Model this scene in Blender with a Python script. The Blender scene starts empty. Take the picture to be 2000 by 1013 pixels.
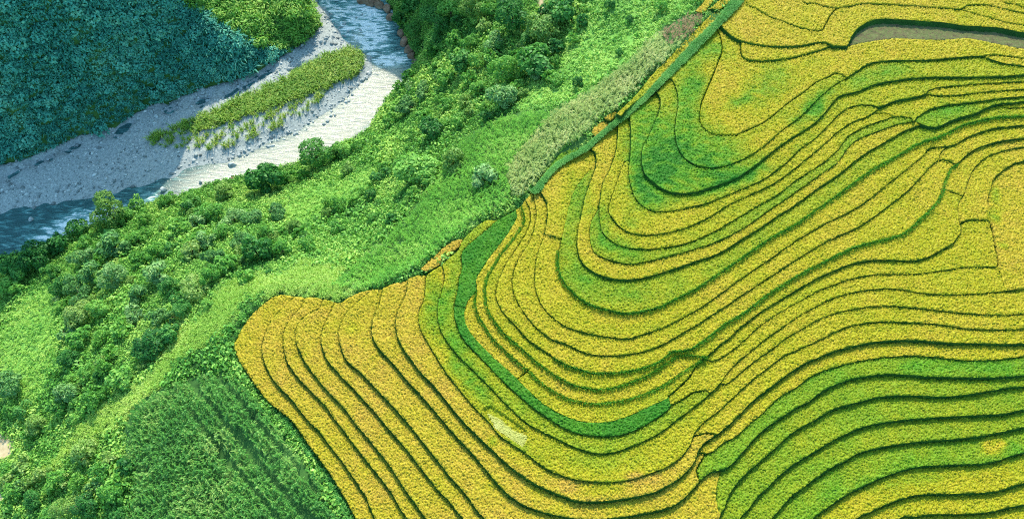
import bpy, math, random
import numpy as np
from mathutils import Vector
from mathutils.geometry import delaunay_2d_cdt

R = math.radians
random.seed(7)
rng = np.random.RandomState(11)
scene = bpy.context.scene
COL = scene.collection

# ---------------------------------------------------------------- camera, sky, sun, exposure
CAM_H, PITCH, HFOV = 118.0, R(62.0), R(65.0)
cam_data = bpy.data.cameras.new('camera')
cam = bpy.data.objects.new('camera', cam_data)
COL.objects.link(cam)
cam.location = (0, 0, CAM_H)
cam.rotation_euler = (math.pi / 2 - PITCH, 0, 0)
cam_data.sensor_fit = 'HORIZONTAL'
cam_data.angle = HFOV
cam_data.clip_start = 1.0
cam_data.clip_end = 2000.0
scene.camera = cam

SUN_EL, SUN_AZ = R(40.0), R(2.0)          # the sun stands ahead of the camera, over the river
world = bpy.data.worlds.new('World')
scene.world = world
world.use_nodes = True
wn = world.node_tree
sky = wn.nodes.new('ShaderNodeTexSky')
sky.sky_type = 'NISHITA'
sky.sun_disc = False
sky.sun_elevation = SUN_EL
sky.sun_rotation = SUN_AZ
tint = wn.nodes.new('ShaderNodeMix'); tint.data_type = 'RGBA'; tint.blend_type = 'MULTIPLY'
tint.inputs[0].default_value = 1.0; tint.inputs[7].default_value = (.86, 1.22, 1.18, 1)      # blue-green tint over the sky light, to colour the shade
wn.links.new(sky.outputs[0], tint.inputs[6]); wn.links.new(tint.outputs[2], wn.nodes['Background'].inputs[0])
wn.nodes['Background'].inputs[1].default_value = 0.15
sun_data = bpy.data.lights.new('sun', 'SUN')
sun_data.energy = 2.7
sun_data.angle = R(0.5)
sun_data.color = (1.0, 0.93, 0.78)
sun = bpy.data.objects.new('sun', sun_data)
COL.objects.link(sun)
sun.rotation_euler = (-(math.pi / 2 - SUN_EL), 0, -SUN_AZ)
scene.view_settings.view_transform = 'Standard'
scene.view_settings.look = 'None'
scene.view_settings.exposure = 1.4
scene.view_settings.gamma = 1.0
scene.cycles.max_bounces = 6
scene.cycles.diffuse_bounces = 3
scene.cycles.transmission_bounces = 3
scene.cycles.transparent_max_bounces = 4
scene.cycles.use_denoising = False          # the fine grain of crop and leaves must survive
scene.cycles.filter_width = 1.1

FW = np.array([0, math.cos(PITCH), -math.sin(PITCH)])
UP = np.array([0, math.sin(PITCH), math.cos(PITCH)])
TH = math.tan(HFOV / 2)
PX = 1000.0 / TH                           # survey units per unit of angle

def ray(u, v):
    xn = (np.asarray(u, float) - 1000.0) / PX; yn = (506.5 - np.asarray(v, float)) / PX
    return np.stack([xn, FW[1] + yn * UP[1], FW[2] + yn * UP[2]], -1)

def on_level(u, v, z):
    d = ray(u, v); t = (np.asarray(z, float) - CAM_H) / d[..., 2]
    return np.stack([d[..., 0] * t, d[..., 1] * t, np.broadcast_to(z, t.shape)], -1)

def project(P):
    P = np.asarray(P, float); q = P - np.array([0, 0, CAM_H])
    w = q @ FW
    return 1000.0 + q[..., 0] / w * PX, 506.5 - (q @ UP) / w * PX

# ---------------------------------------------------------------- helpers
def mesh_obj(name, verts, faces, mat=None, parent=None, attrs=None, smooth=False):
    me = bpy.data.meshes.new(name)
    verts = np.asarray(verts, np.float32)
    if isinstance(faces, np.ndarray):
        n, k = faces.shape
        me.vertices.add(len(verts)); me.vertices.foreach_set('co', verts.ravel())
        me.loops.add(n * k); me.loops.foreach_set('vertex_index', faces.astype(np.int32).ravel())
        me.polygons.add(n)
        me.polygons.foreach_set('loop_start', np.arange(0, n * k, k, dtype=np.int32))
        me.update(calc_edges=True)
    else:
        me.from_pydata(verts.tolist(), [], faces)
    for k, a in (attrs or {}).items():
        at = me.attributes.new(k, 'FLOAT', 'POINT'); at.data.foreach_set('value', np.asarray(a, np.float32))
    if smooth: me.polygons.foreach_set('use_smooth', np.ones(len(me.polygons), bool))
    if mat: me.materials.append(mat)
    o = bpy.data.objects.new(name, me); COL.objects.link(o)
    if parent: o.parent = parent
    return o

def empty(name, loc):
    o = bpy.data.objects.new(name, None); COL.objects.link(o); o.location = loc; o.empty_display_size = .5
    return o

def tag(o, label, cat, group=None, kind=None):
    o['label'] = label; o['category'] = cat
    if group: o['group'] = group
    if kind: o['kind'] = kind
    return o

def structure(o):
    o['kind'] = 'structure'; return o

def inside(px, py, poly):
    P = np.asarray(poly, float); x0, y0 = P[:, 0], P[:, 1]
    x1, y1 = np.roll(x0, -1), np.roll(y0, -1)
    px = np.asarray(px, float); py = np.asarray(py, float); out = np.zeros(px.shape, bool)
    for a, b, c, d in zip(x0, y0, x1, y1):
        if b == d: continue
        out ^= ((b > py) != (d > py)) & (px < (c - a) * (py - b) / (d - b) + a)
    return out

def vnoise(x, y, scale, seed=0):
    g = np.random.RandomState(seed).rand(128, 128)
    x = np.asarray(x) / scale + 1000; y = np.asarray(y) / scale + 1000
    i = np.floor(x).astype(int); j = np.floor(y).astype(int); fx = x - i; fy = y - j
    fx = fx * fx * (3 - 2 * fx); fy = fy * fy * (3 - 2 * fy)
    a = g[i % 128, j % 128]; b = g[(i + 1) % 128, j % 128]; c = g[i % 128, (j + 1) % 128]; d = g[(i + 1) % 128, (j + 1) % 128]
    return a * (1 - fx) * (1 - fy) + b * fx * (1 - fy) + c * (1 - fx) * fy + d * fx * fy

def seg_dist(px, py, poly, closed=True):
    P = np.asarray(poly, float); Q = np.roll(P, -1, 0) if closed else P[1:]
    if not closed: P = P[:-1]
    out = np.full(np.shape(px), 1e9)
    for a, b in zip(P, Q):
        d = b - a; q = (d * d).sum() + 1e-12
        t = np.clip(((px - a[0]) * d[0] + (py - a[1]) * d[1]) / q, 0, 1)
        out = np.minimum(out, np.hypot(px - a[0] - t * d[0], py - a[1] - t * d[1]))
    return out

# ---------------------------------------------------------------- materials
def new_mat(name):
    m = bpy.data.materials.new(name); m.use_nodes = True
    nt = m.node_tree; nt.nodes.clear()
    out = nt.nodes.new('ShaderNodeOutputMaterial')
    return m, nt, out

def N(nt, kind, **kw):
    n = nt.nodes.new(kind)
    for k, v in kw.items():
        if k.startswith('i_'): n.inputs[k[2:].replace('_', ' ')].default_value = v
        else: setattr(n, k, v)
    return n

def ramp(nt, fac, stops, interp='LINEAR'):
    r = nt.nodes.new('ShaderNodeValToRGB'); e = r.color_ramp.elements
    r.color_ramp.interpolation = interp
    while len(e) < len(stops): e.new(0.5)
    for el, (p, c) in zip(e, stops): el.position = p; el.color = (*c, 1)
    if fac is not None: nt.links.new(fac, r.inputs[0])
    return r.outputs[0]

def noise(nt, scale, detail=2.0, rough=.5):
    g = N(nt, 'ShaderNodeNewGeometry')
    n = N(nt, 'ShaderNodeTexNoise'); n.inputs['Scale'].default_value = scale
    n.inputs['Detail'].default_value = detail; n.inputs['Roughness'].default_value = rough
    nt.links.new(g.outputs['Position'], n.inputs['Vector'])
    return n.outputs['Fac']

def mix(nt, a, b, f, mode='MIX'):
    m = N(nt, 'ShaderNodeMix', data_type='RGBA', blend_type=mode)
    for s, x in ((6, a), (7, b)):
        if isinstance(x, tuple): m.inputs[s].default_value = (*x, 1)
        else: nt.links.new(x, m.inputs[s])
    if isinstance(f, float): m.inputs[0].default_value = f
    else: nt.links.new(f, m.inputs[0])
    return m.outputs[2]

def math_(nt, op, a, b=None, c=None):
    m = N(nt, 'ShaderNodeMath', operation=op)
    for i, x in enumerate((a, b, c)):
        if x is None: continue
        if isinstance(x, (int, float)): m.inputs[i].default_value = x
        else: nt.links.new(x, m.inputs[i])
    return m.outputs[0]

def stone_mat():
    m, nt, out = new_mat('river_stone')
    f = math_(nt, 'ADD', math_(nt, 'MULTIPLY', attr(nt, 'plant'), .75), math_(nt, 'MULTIPLY', noise(nt, 3, 3), .3))
    b = N(nt, 'ShaderNodeBsdfPrincipled'); b.inputs['Roughness'].default_value = .85
    nt.links.new(ramp(nt, f, [(.1, (.08, .10, .10)), (.45, (.27, .30, .29)), (.75, (.45, .47, .45)), (1.0, (.66, .65, .60))]), b.inputs['Base Color']); nt.links.new(b.outputs[0], out.inputs[0])
    return m

def leaf_shader(nt, out, col, trans=.35, rough=.55, spec=.25, tint=(1.0, 1.0, .55)):
    b = N(nt, 'ShaderNodeBsdfPrincipled'); b.inputs['Roughness'].default_value = rough
    b.inputs['Specular IOR Level'].default_value = spec
    nt.links.new(col, b.inputs['Base Color'])
    t = N(nt, 'ShaderNodeBsdfTranslucent'); nt.links.new(mix(nt, col, tint, .6, 'MULTIPLY'), t.inputs[0])
    m = N(nt, 'ShaderNodeMixShader'); m.inputs[0].default_value = trans
    nt.links.new(b.outputs[0], m.inputs[1]); nt.links.new(t.outputs[0], m.inputs[2])
    nt.links.new(m.outputs[0], out.inputs[0])

def attr(nt, name):
    return N(nt, 'ShaderNodeAttribute', attribute_name=name).outputs['Fac']

def foliage_mat(name, dark, mid, light, trans=.35, per_object=True, scale=.8, rough=.55, spec=.25):
    # leaf colour: hue of the plant (per object or a slow noise) plus leaf-to-leaf differences
    m, nt, out = new_mat(name)
    f1 = attr(nt, 'leaf')
    if per_object: f2 = N(nt, 'ShaderNodeObjectInfo').outputs['Random']
    else: f2 = attr(nt, 'plant')
    n = noise(nt, scale, 2)
    f = math_(nt, 'ADD', math_(nt, 'MULTIPLY', f1, .45), math_(nt, 'ADD', math_(nt, 'MULTIPLY', f2, .4), math_(nt, 'MULTIPLY', n, .3)))
    col = ramp(nt, f, [(.1, dark), (.55, mid), (1.0, light)])
    leaf_shader(nt, out, col, trans, rough, spec)
    return m

def rice_mat():
    m, nt, out = new_mat('rice')
    rp = attr(nt, 'ripe')
    fine = noise(nt, 6.0, 3, .7); med = noise(nt, .55, 3)
    f = math_(nt, 'ADD', rp, math_(nt, 'ADD', math_(nt, 'MULTIPLY', math_(nt, 'SUBTRACT', fine, .5), .62), math_(nt, 'MULTIPLY', math_(nt, 'SUBTRACT', med, .5), .28)))
    col = ramp(nt, f, [(0.0, (.035, .20, .010)), (.25, (.12, .33, .012)), (.5, (.26, .36, .010)), (.72, (.46, .42, .010)), (.9, (.56, .42, .028)), (1.0, (.58, .38, .045))])
    husk = math_(nt, 'GREATER_THAN', noise(nt, 9.0, 2, .6), .565)
    col = mix(nt, col, mix(nt, (.03, .10, .012), (.15, .10, .02), rp), math_(nt, 'MULTIPLY', husk, .85))
    leaf_shader(nt, out, col, .28, .6, .15)
    return m

def simple_mat(name, stops, scale, detail=4, rough=.9, bump=0.0, bscale=None, spec=.2):
    m, nt, out = new_mat(name)
    col = ramp(nt, noise(nt, scale, detail, .6), stops)
    b = N(nt, 'ShaderNodeBsdfPrincipled'); b.inputs['Roughness'].default_value = rough
    b.inputs['Specular IOR Level'].default_value = spec
    nt.links.new(col, b.inputs['Base Color'])
    if bump:
        bp = N(nt, 'ShaderNodeBump'); bp.inputs['Distance'].default_value = bump
        nt.links.new(noise(nt, bscale or scale * 3, 5, .65), bp.inputs['Height']); nt.links.new(bp.outputs[0], b.inputs['Normal'])
    nt.links.new(b.outputs[0], out.inputs[0])
    return m
# ---------------------------------------------------------------- survey of the terraces
# Every line is a terrace lip surveyed from left to right / top to bottom, so that its left-hand side is the higher one.
# letter = kind of edge: d dark bank, D tall dark bank, L the tallest, t thin furrow, n change of crop, g lush green bank
LINES = '''
L 575,579 554,600 532,622 521,644 512,673 513,694 523,722 542,751 570,780 600,818 624,842 647,873 669,901 688,929 704,953 716,970 723,991 733,1013
L 595,581 587,599 568,623 556,642 554,663 554,680 561,704 577,730 601,756 619,775 636,792 654,818 673,842 692,868 714,896 733,920 754,946 771,972 787,1000 797,1013
L 631,585 622,602 601,613 585,628 578,647 580,670 592,699 611,727 634,756 657,780 678,803 695,827 716,851 737,877 756,901 775,929 790,953 809,979 823,999 833,1013
L 654,590 644,611 632,637 627,658 631,682 641,704 665,732 691,758 706,775 728,799 752,828 775,854 797,880 818,908 837,932 858,958 875,974 889,993 906,1013
L 727,566 701,587 679,609 665,632 662,654 667,680 679,704 703,725 722,744 739,763 755,779 775,801 801,830 825,861 846,887 863,908 877,927 896,948 918,974 932,996 948,1013
L 748,564 741,592 729,621 726,640 728,656 741,680 767,708 791,737 812,760 827,776 849,801 875,832 901,861 927,889 951,918 972,943 995,966 1023,984 1054,996 1085,1004 1113,1009 1149,1012 1184,1011 1220,1007 1255,1001 1282,996 1312,987 1333,974 1352,955 1366,939 1385,922 1416,913 1435,899 1456,875 1477,851 1501,830 1530,811 1558,793 1580,782 1600,767 1628,751 1659,740 1695,733 1730,729 1766,730 1813,734 1861,735 1908,736 1955,735 2000,732
L 798,545 793,573 779,602 773,628 776,654 788,680 805,703 821,725 840,744 865,773 884,797 906,823 928,845 950,866 971,886 990,904 1014,922 1042,941 1071,955 1101,967 1125,976 1161,978 1196,975 1232,970 1255,965 1283,958 1312,942 1335,925 1352,906 1361,889 1364,879 1376,863 1397,849 1421,830 1443,809 1466,785 1493,764 1521,742 1550,721 1580,704 1600,696 1624,686 1659,676 1695,668 1730,664 1778,662 1813,664 1861,668 1908,669 1955,670 2000,670
d 1376,885 1392,880 1411,865 1440,849 1463,827 1492,803 1521,775 1550,758 1580,737 1600,726 1636,714 1671,705 1707,699 1742,695 1790,693 1837,697 1884,702 1932,702 1967,699 2000,694
t 1361,884 1376,885 1366,906 1360,918 1366,939
d 832,538 829,580 819,605 818,625 825,649 840,675 855,700 871,726 890,750 909,774 933,801 957,825 976,849 1004,868 1028,884 1052,903 1075,918 1104,929 1137,937 1172,940 1208,939 1244,932 1272,922 1297,913 1319,900 1338,882 1350,863 1353,850 1368,830 1383,816 1398,805 1419,787 1441,766 1462,747 1488,726 1512,707 1535,692 1559,681 1580,672 1600,663 1624,650 1652,638 1683,631 1718,627 1754,627 1790,629 1825,631 1861,636 1896,641 1932,642 1967,642 2000,641
t 1353,851 1383,845 1397,848
d 864,517 869,537 866,558 858,584 855,607 858,636 871,662 892,690 918,716 942,740 966,764 978,777 1000,799 1023,820 1047,835 1075,849 1104,863 1132,875 1156,882 1180,884 1206,880 1232,870 1255,861 1279,849 1300,836 1322,818 1346,800 1367,785 1381,772 1403,752 1407,746 1424,723 1445,702 1474,678 1500,657 1531,636 1559,617 1580,605 1600,594 1628,581 1659,571 1695,565 1730,562 1766,565 1801,571 1837,574 1872,574 1908,572 1943,569 1979,565 2000,562
n 1366,786 1375,800 1381,817
d 971,430 952,447 933,463 911,482 902,494 903,520 897,546 894,570 889,586 888,600 889,622 900,652 918,676 942,700 966,726 990,750 1013,771 1042,795 1066,812 1094,830 1123,843 1156,849 1189,850 1220,846 1251,833 1279,817 1300,803 1310,792
t 1310,792 1332,780 1353,766 1381,762 1386,768
n 888,594 909,599
n 1008,411 1011,420 1001,442 982,470 961,496 942,525 930,546 931,566 914,586 907,607 909,629 921,652 942,676 966,700 990,721 1013,742 1032,761 1056,783 1071,794 1104,811 1137,822 1172,824 1208,818 1239,806 1270,792 1300,778 1306,774
n 1306,774 1308,783 1310,792
t 1304,775 1322,759 1346,736 1355,721 1362,711 1377,699
g 931,563 930,600 937,619 952,643 966,664 990,686 1013,707 1037,726 1056,745 1080,761 1108,776 1137,784 1167,786 1200,783 1240,774 1275,761 1305,745 1335,724 1358,709 1372,700 1379,695
t 1010,740 1035,721
g 1021,408 1025,424 1023,440 1011,458 994,480 980,496 966,520 954,541 950,556 949,574 952,596 956,610 971,633 985,650 1009,671 1032,690 1056,712 1084,731 1113,747 1141,755 1172,759 1200,755 1235,744 1270,728 1300,709 1322,694 1346,692 1368,695 1379,695
d 1027,390 1035,407 1037,425 1032,447 1018,470 1001,496 985,522 973,551 969,574 975,596 990,617 1009,636 1027,657 1051,676 1080,695
g 1080,695 1103,709 1132,719 1155,726 1180,727 1227,723 1265,714 1291,702 1313,685 1346,681 1370,666 1389,652 1412,633 1436,619 1460,604 1500,573 1550,541 1600,514 1628,500 1657,486 1685,476 1714,469 1742,462 1761,457 1780,443 1797,426 1813,412 1829,394 1839,374 1844,355 1849,343 1856,329 1868,321
d 1045,376 1043,387 1048,411 1046,435 1037,466 1020,494 1006,522 1001,548 1003,569 1013,591 1027,614 1051,641 1080,662 1108,671 1132,683 1160,691 1200,693 1216,692 1251,686 1280,677 1310,663 1336,647 1365,631 1389,614 1412,600 1450,574 1500,542 1550,509 1600,478 1636,460 1671,445 1700,427 1726,408 1752,388 1775,370 1794,350 1809,333 1823,319 1832,312 1839,296 1850,286
d 1058,376 1068,394 1070,418 1067,444 1061,466 1051,494 1046,522 1045,555 1054,586 1068,607 1087,624 1110,638 1144,648 1172,654 1204,658 1227,660 1251,653 1280,644 1313,630 1346,612 1367,600 1400,577 1450,541 1500,507 1550,472 1600,442 1631,426 1664,410 1688,395 1711,377 1733,359 1756,341 1780,322 1801,305 1818,288 1849,285 1865,281 1889,267 1913,258 1944,249 1970,246 2000,243
d 1062,455 1096,465
n 1154,330 1140,345 1122,372 1112,400 1105,430 1098,465 1092,488
g 1092,486 1091,511 1094,533 1104,552 1121,571 1142,587 1171,599 1201,606 1227,610 1256,605 1284,599 1310,587 1336,574 1360,561 1379,549 1400,535 1435,512 1500,466 1550,439 1600,404 1634,381 1658,362 1682,345 1705,329 1731,315 1761,298 1790,281 1813,272 1827,269 1851,258 1880,243 1908,235 1944,228 1979,226 2000,225
D 1154,288 1161,295 1165,307 1164,326 1156,347 1147,371 1140,397 1135,424 1130,447 1128,476 1133,504 1145,519 1166,533 1190,541 1218,545 1246,543 1273,537 1301,528 1332,519 1360,508 1400,495 1450,465 1490,440 1521,419 1551,400 1577,381 1601,364 1630,346 1649,331 1669,314 1693,297 1716,283 1742,269 1766,255 1797,243
d 1208,243 1206,278 1201,304 1190,333 1180,352 1175,371 1173,390 1168,410 1157,428 1152,452 1156,481 1166,495 1185,504 1209,511 1237,514 1265,509 1296,502 1332,492 1363,483 1400,471 1450,445 1490,418 1516,400 1540,384 1563,367 1587,351 1611,334 1630,322 1644,306 1656,288 1673,273 1694,263 1720,253 1752,242 1785,236
d 1171,405 1172,430 1175,447 1182,459 1197,471 1213,479 1237,484 1265,485 1296,482 1327,477 1355,469 1379,458 1400,448 1426,433 1452,418 1476,403 1502,389 1528,372 1549,355 1570,341 1592,327 1613,313 1632,296 1644,281 1658,264 1680,251 1706,240 1730,232 1742,227 1761,227 1780,229 1785,236
d 1227,314 1220,316 1213,333 1206,352 1199,375 1190,401 1190,414 1197,426 1209,440 1225,451 1249,457 1275,457 1303,453 1332,446 1355,437 1379,426 1400,414 1421,400 1450,386 1476,374 1502,362 1525,348 1547,332 1568,315 1594,294 1620,271 1643,251 1668,236 1690,228 1704,221 1714,213 1718,208
t 1704,221 1733,222 1742,227
d 1227,224 1231,231 1233,259 1232,295 1229,328 1230,350 1237,375 1246,392 1263,406 1284,412 1308,411 1336,406 1365,399 1378,396 1409,384 1440,372 1468,360 1495,346 1516,332 1537,315 1556,296 1577,280 1599,263 1618,243 1634,227 1655,210 1681,204 1706,205 1718,208 1728,204 1747,196 1771,192 1790,188 1809,183 1837,186 1865,185 1896,182 1932,178 1967,175 2000,173
d 1809,183 1811,178 1827,171 1856,167 1884,165 1920,162 1955,160 2000,158
D 1284,181 1290,192 1290,209 1280,236 1268,264 1256,288 1254,304 1255,323 1261,340 1275,354 1296,368 1320,375 1348,375 1378,368 1416,355 1445,343 1468,327 1492,308 1516,289 1540,272 1563,258 1587,242 1603,228 1618,210 1630,195 1639,187 1653,183 1669,179 1688,173 1704,165 1728,159 1761,154 1801,150 1837,149 1884,149 1932,148 1967,147 2000,145
d 1308,152 1314,156 1321,171 1325,190 1325,209 1320,236 1319,259 1322,278 1328,295 1339,309 1355,319 1371,324 1397,326 1426,320 1452,309 1478,294 1504,275 1521,258 1540,244 1563,227 1582,208 1600,190 1624,169 1652,152 1671,140 1688,128 1709,120 1742,117 1778,117 1813,116 1849,113 1884,110 1918,109 1939,116 1963,123 2000,128
t 1918,109 1944,107 1970,110 2000,114
t 1401,59 1408,73 1411,97 1401,126 1387,161 1371,199 1367,223 1368,239 1376,251 1393,262 1414,264 1438,263 1461,253 1483,244 1504,230 1525,213 1546,196 1570,180 1592,162 1614,152 1633,143 1652,150
t 1449,108 1458,115 1475,118 1498,118 1522,116 1550,112 1600,98 1619,91 1628,89 1643,90 1657,90
t 1500,180 1550,150 1575,137 1600,124 1619,117 1636,113 1647,102 1657,92
t 1446,80 1449,108
t 1408,50 1420,62 1434,73 1453,81 1472,85 1489,88 1520,90 1550,90 1580,86 1600,82 1614,83 1621,86 1628,89
t 1455,2 1477,17 1501,31 1530,42 1565,54 1602,60 1612,48 1622,30 1635,17 1657,13 1681,8 1718,8 1754,10 1790,12 1825,15 1856,17 1877,18 1889,11 1910,9 1936,11 1960,17 2000,26
t 1877,18 1908,28 1944,38 1970,45 2000,49
t 1565,0 1590,6 1614,13 1635,17
t 1958,0 1979,7 2000,14
F 1655,91 1662,73 1673,57 1690,45 1707,38 1728,36 1754,37 1782,39 1813,41 1849,44 1884,49 1920,51 1955,54 2000,63
n 1655,91 1678,85 1702,81 1728,77 1754,75 1790,77 1813,78 1835,78 1861,77 1884,75 1908,78 1932,83 1963,89 2000,96
t 1868,321 1851,313 1832,312
D 1868,321 1884,305 1903,291 1932,280 1967,272 2000,268
t 1846,371 1863,376 1877,382
d 1874,435 1871,418 1870,405 1875,390 1882,379 1888,360 1894,343 1906,324 1925,307 1951,296 1974,290 2000,286
D 1935,434 1931,410 1929,390 1934,371 1939,355 1946,343 1963,329 1984,317 2000,313
d 1785,236 1790,229 1801,222 1813,214 1832,208 1861,202 1884,200 1920,196 1955,191 2000,187
D 1785,236 1797,240 1809,245 1827,247 1842,242 1861,233 1884,226 1908,219 1932,207 1955,201 1979,200 2000,197
t 1953,203 1965,211 1979,211 2000,210
d 1377,701 1393,703 1412,695 1436,678 1460,657 1483,636 1509,618 1535,602 1568,583 1600,566 1636,552 1671,541 1707,535 1742,534 1778,534 1813,531 1849,526 1884,521 1920,520 1948,520
d 1379,695 1386,690 1407,671 1426,657 1443,640 1464,624 1486,607 1498,600 1550,568 1600,540 1628,528 1659,515 1690,508 1718,506 1754,507 1790,507 1813,500 1837,488 1858,476 1872,460 1876,450 1875,436
t 1875,436 1889,430 1908,429 1932,431 1936,445 1940,465 1946,493 1950,514 1948,520
n 1948,520 1957,540 1962,560 1965,568
d 1407,748 1417,749 1431,740 1450,723 1479,700 1507,681 1535,659 1559,645 1580,633 1600,623 1628,611 1659,604 1695,598 1730,596 1754,597 1790,600 1825,604 1861,608 1896,611 1932,613 1967,614 2000,611
L 1402,1013 1414,993 1421,974 1430,955 1444,937 1463,918 1482,901 1504,882 1525,863 1546,844 1570,830 1596,816 1624,799 1652,790 1683,782 1714,774 1747,771 1790,771 1837,773 1872,771 1908,766 1944,760 1970,755 2000,753
n 1412,914 1406,925 1402,939 1398,958 1399,979 1404,997 1410,1002
L 1442,1013 1459,996 1475,974 1496,953 1515,934 1537,915 1560,899 1582,886 1603,873 1626,859 1652,846 1683,833 1718,825 1754,820 1790,816 1825,814 1861,812 1896,810 1932,808 1967,805 2000,798
L 1506,1013 1523,993 1541,972 1563,955 1586,937 1608,922 1630,908 1650,899 1676,884 1707,875 1742,868 1778,863 1813,859 1849,857 1884,854 1920,849 1955,842 1979,837 2000,833
L 1585,1013 1603,999 1624,984 1646,969 1671,955 1700,941 1730,928 1766,916 1801,909 1837,907 1872,905 1908,904 1944,899 1974,889 2000,882
L 1671,1013 1700,998 1728,985 1756,974 1785,966 1813,963 1849,963 1884,962 1915,961 1948,957 1979,948 2000,942
L 1752,1013 1785,1008 1813,1003 1849,1002 1884,1002 1915,1000 1944,996 1972,989 2000,984
'''
# outer edge of the terraces, walked with the terraces on the left
OUTER = '1453,0 1434,21 1411,45 1399,57 1382,73 1363,95 1340,118 1316,142 1304,154 1283,180 1256,200 1237,219 1227,226 1206,243 1180,264 1159,285 1152,289 1118,309 1090,328 1069,349 1057,371 1052,374 1045,375 1039,376 1033,383 1026,390 1018,402 1008,409 990,420 972,429 954,429 940,435 928,444 904,468 895,487 880,500 863,516 847,526 833,537 824,536 800,541 795,547 781,550 765,554 750,561 746,565 727,565 701,571 677,583 660,592 652,589 637,584 630,585 620,581 606,580 595,582 587,579 575,579 560,576 548,575 528,583 499,606 478,632 461,662 457,674 466,701 478,720 497,749 518,777 535,793 560,812 575,827 600,864 619,889 638,915 655,941 671,967 685,993 695,1013'
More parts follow.
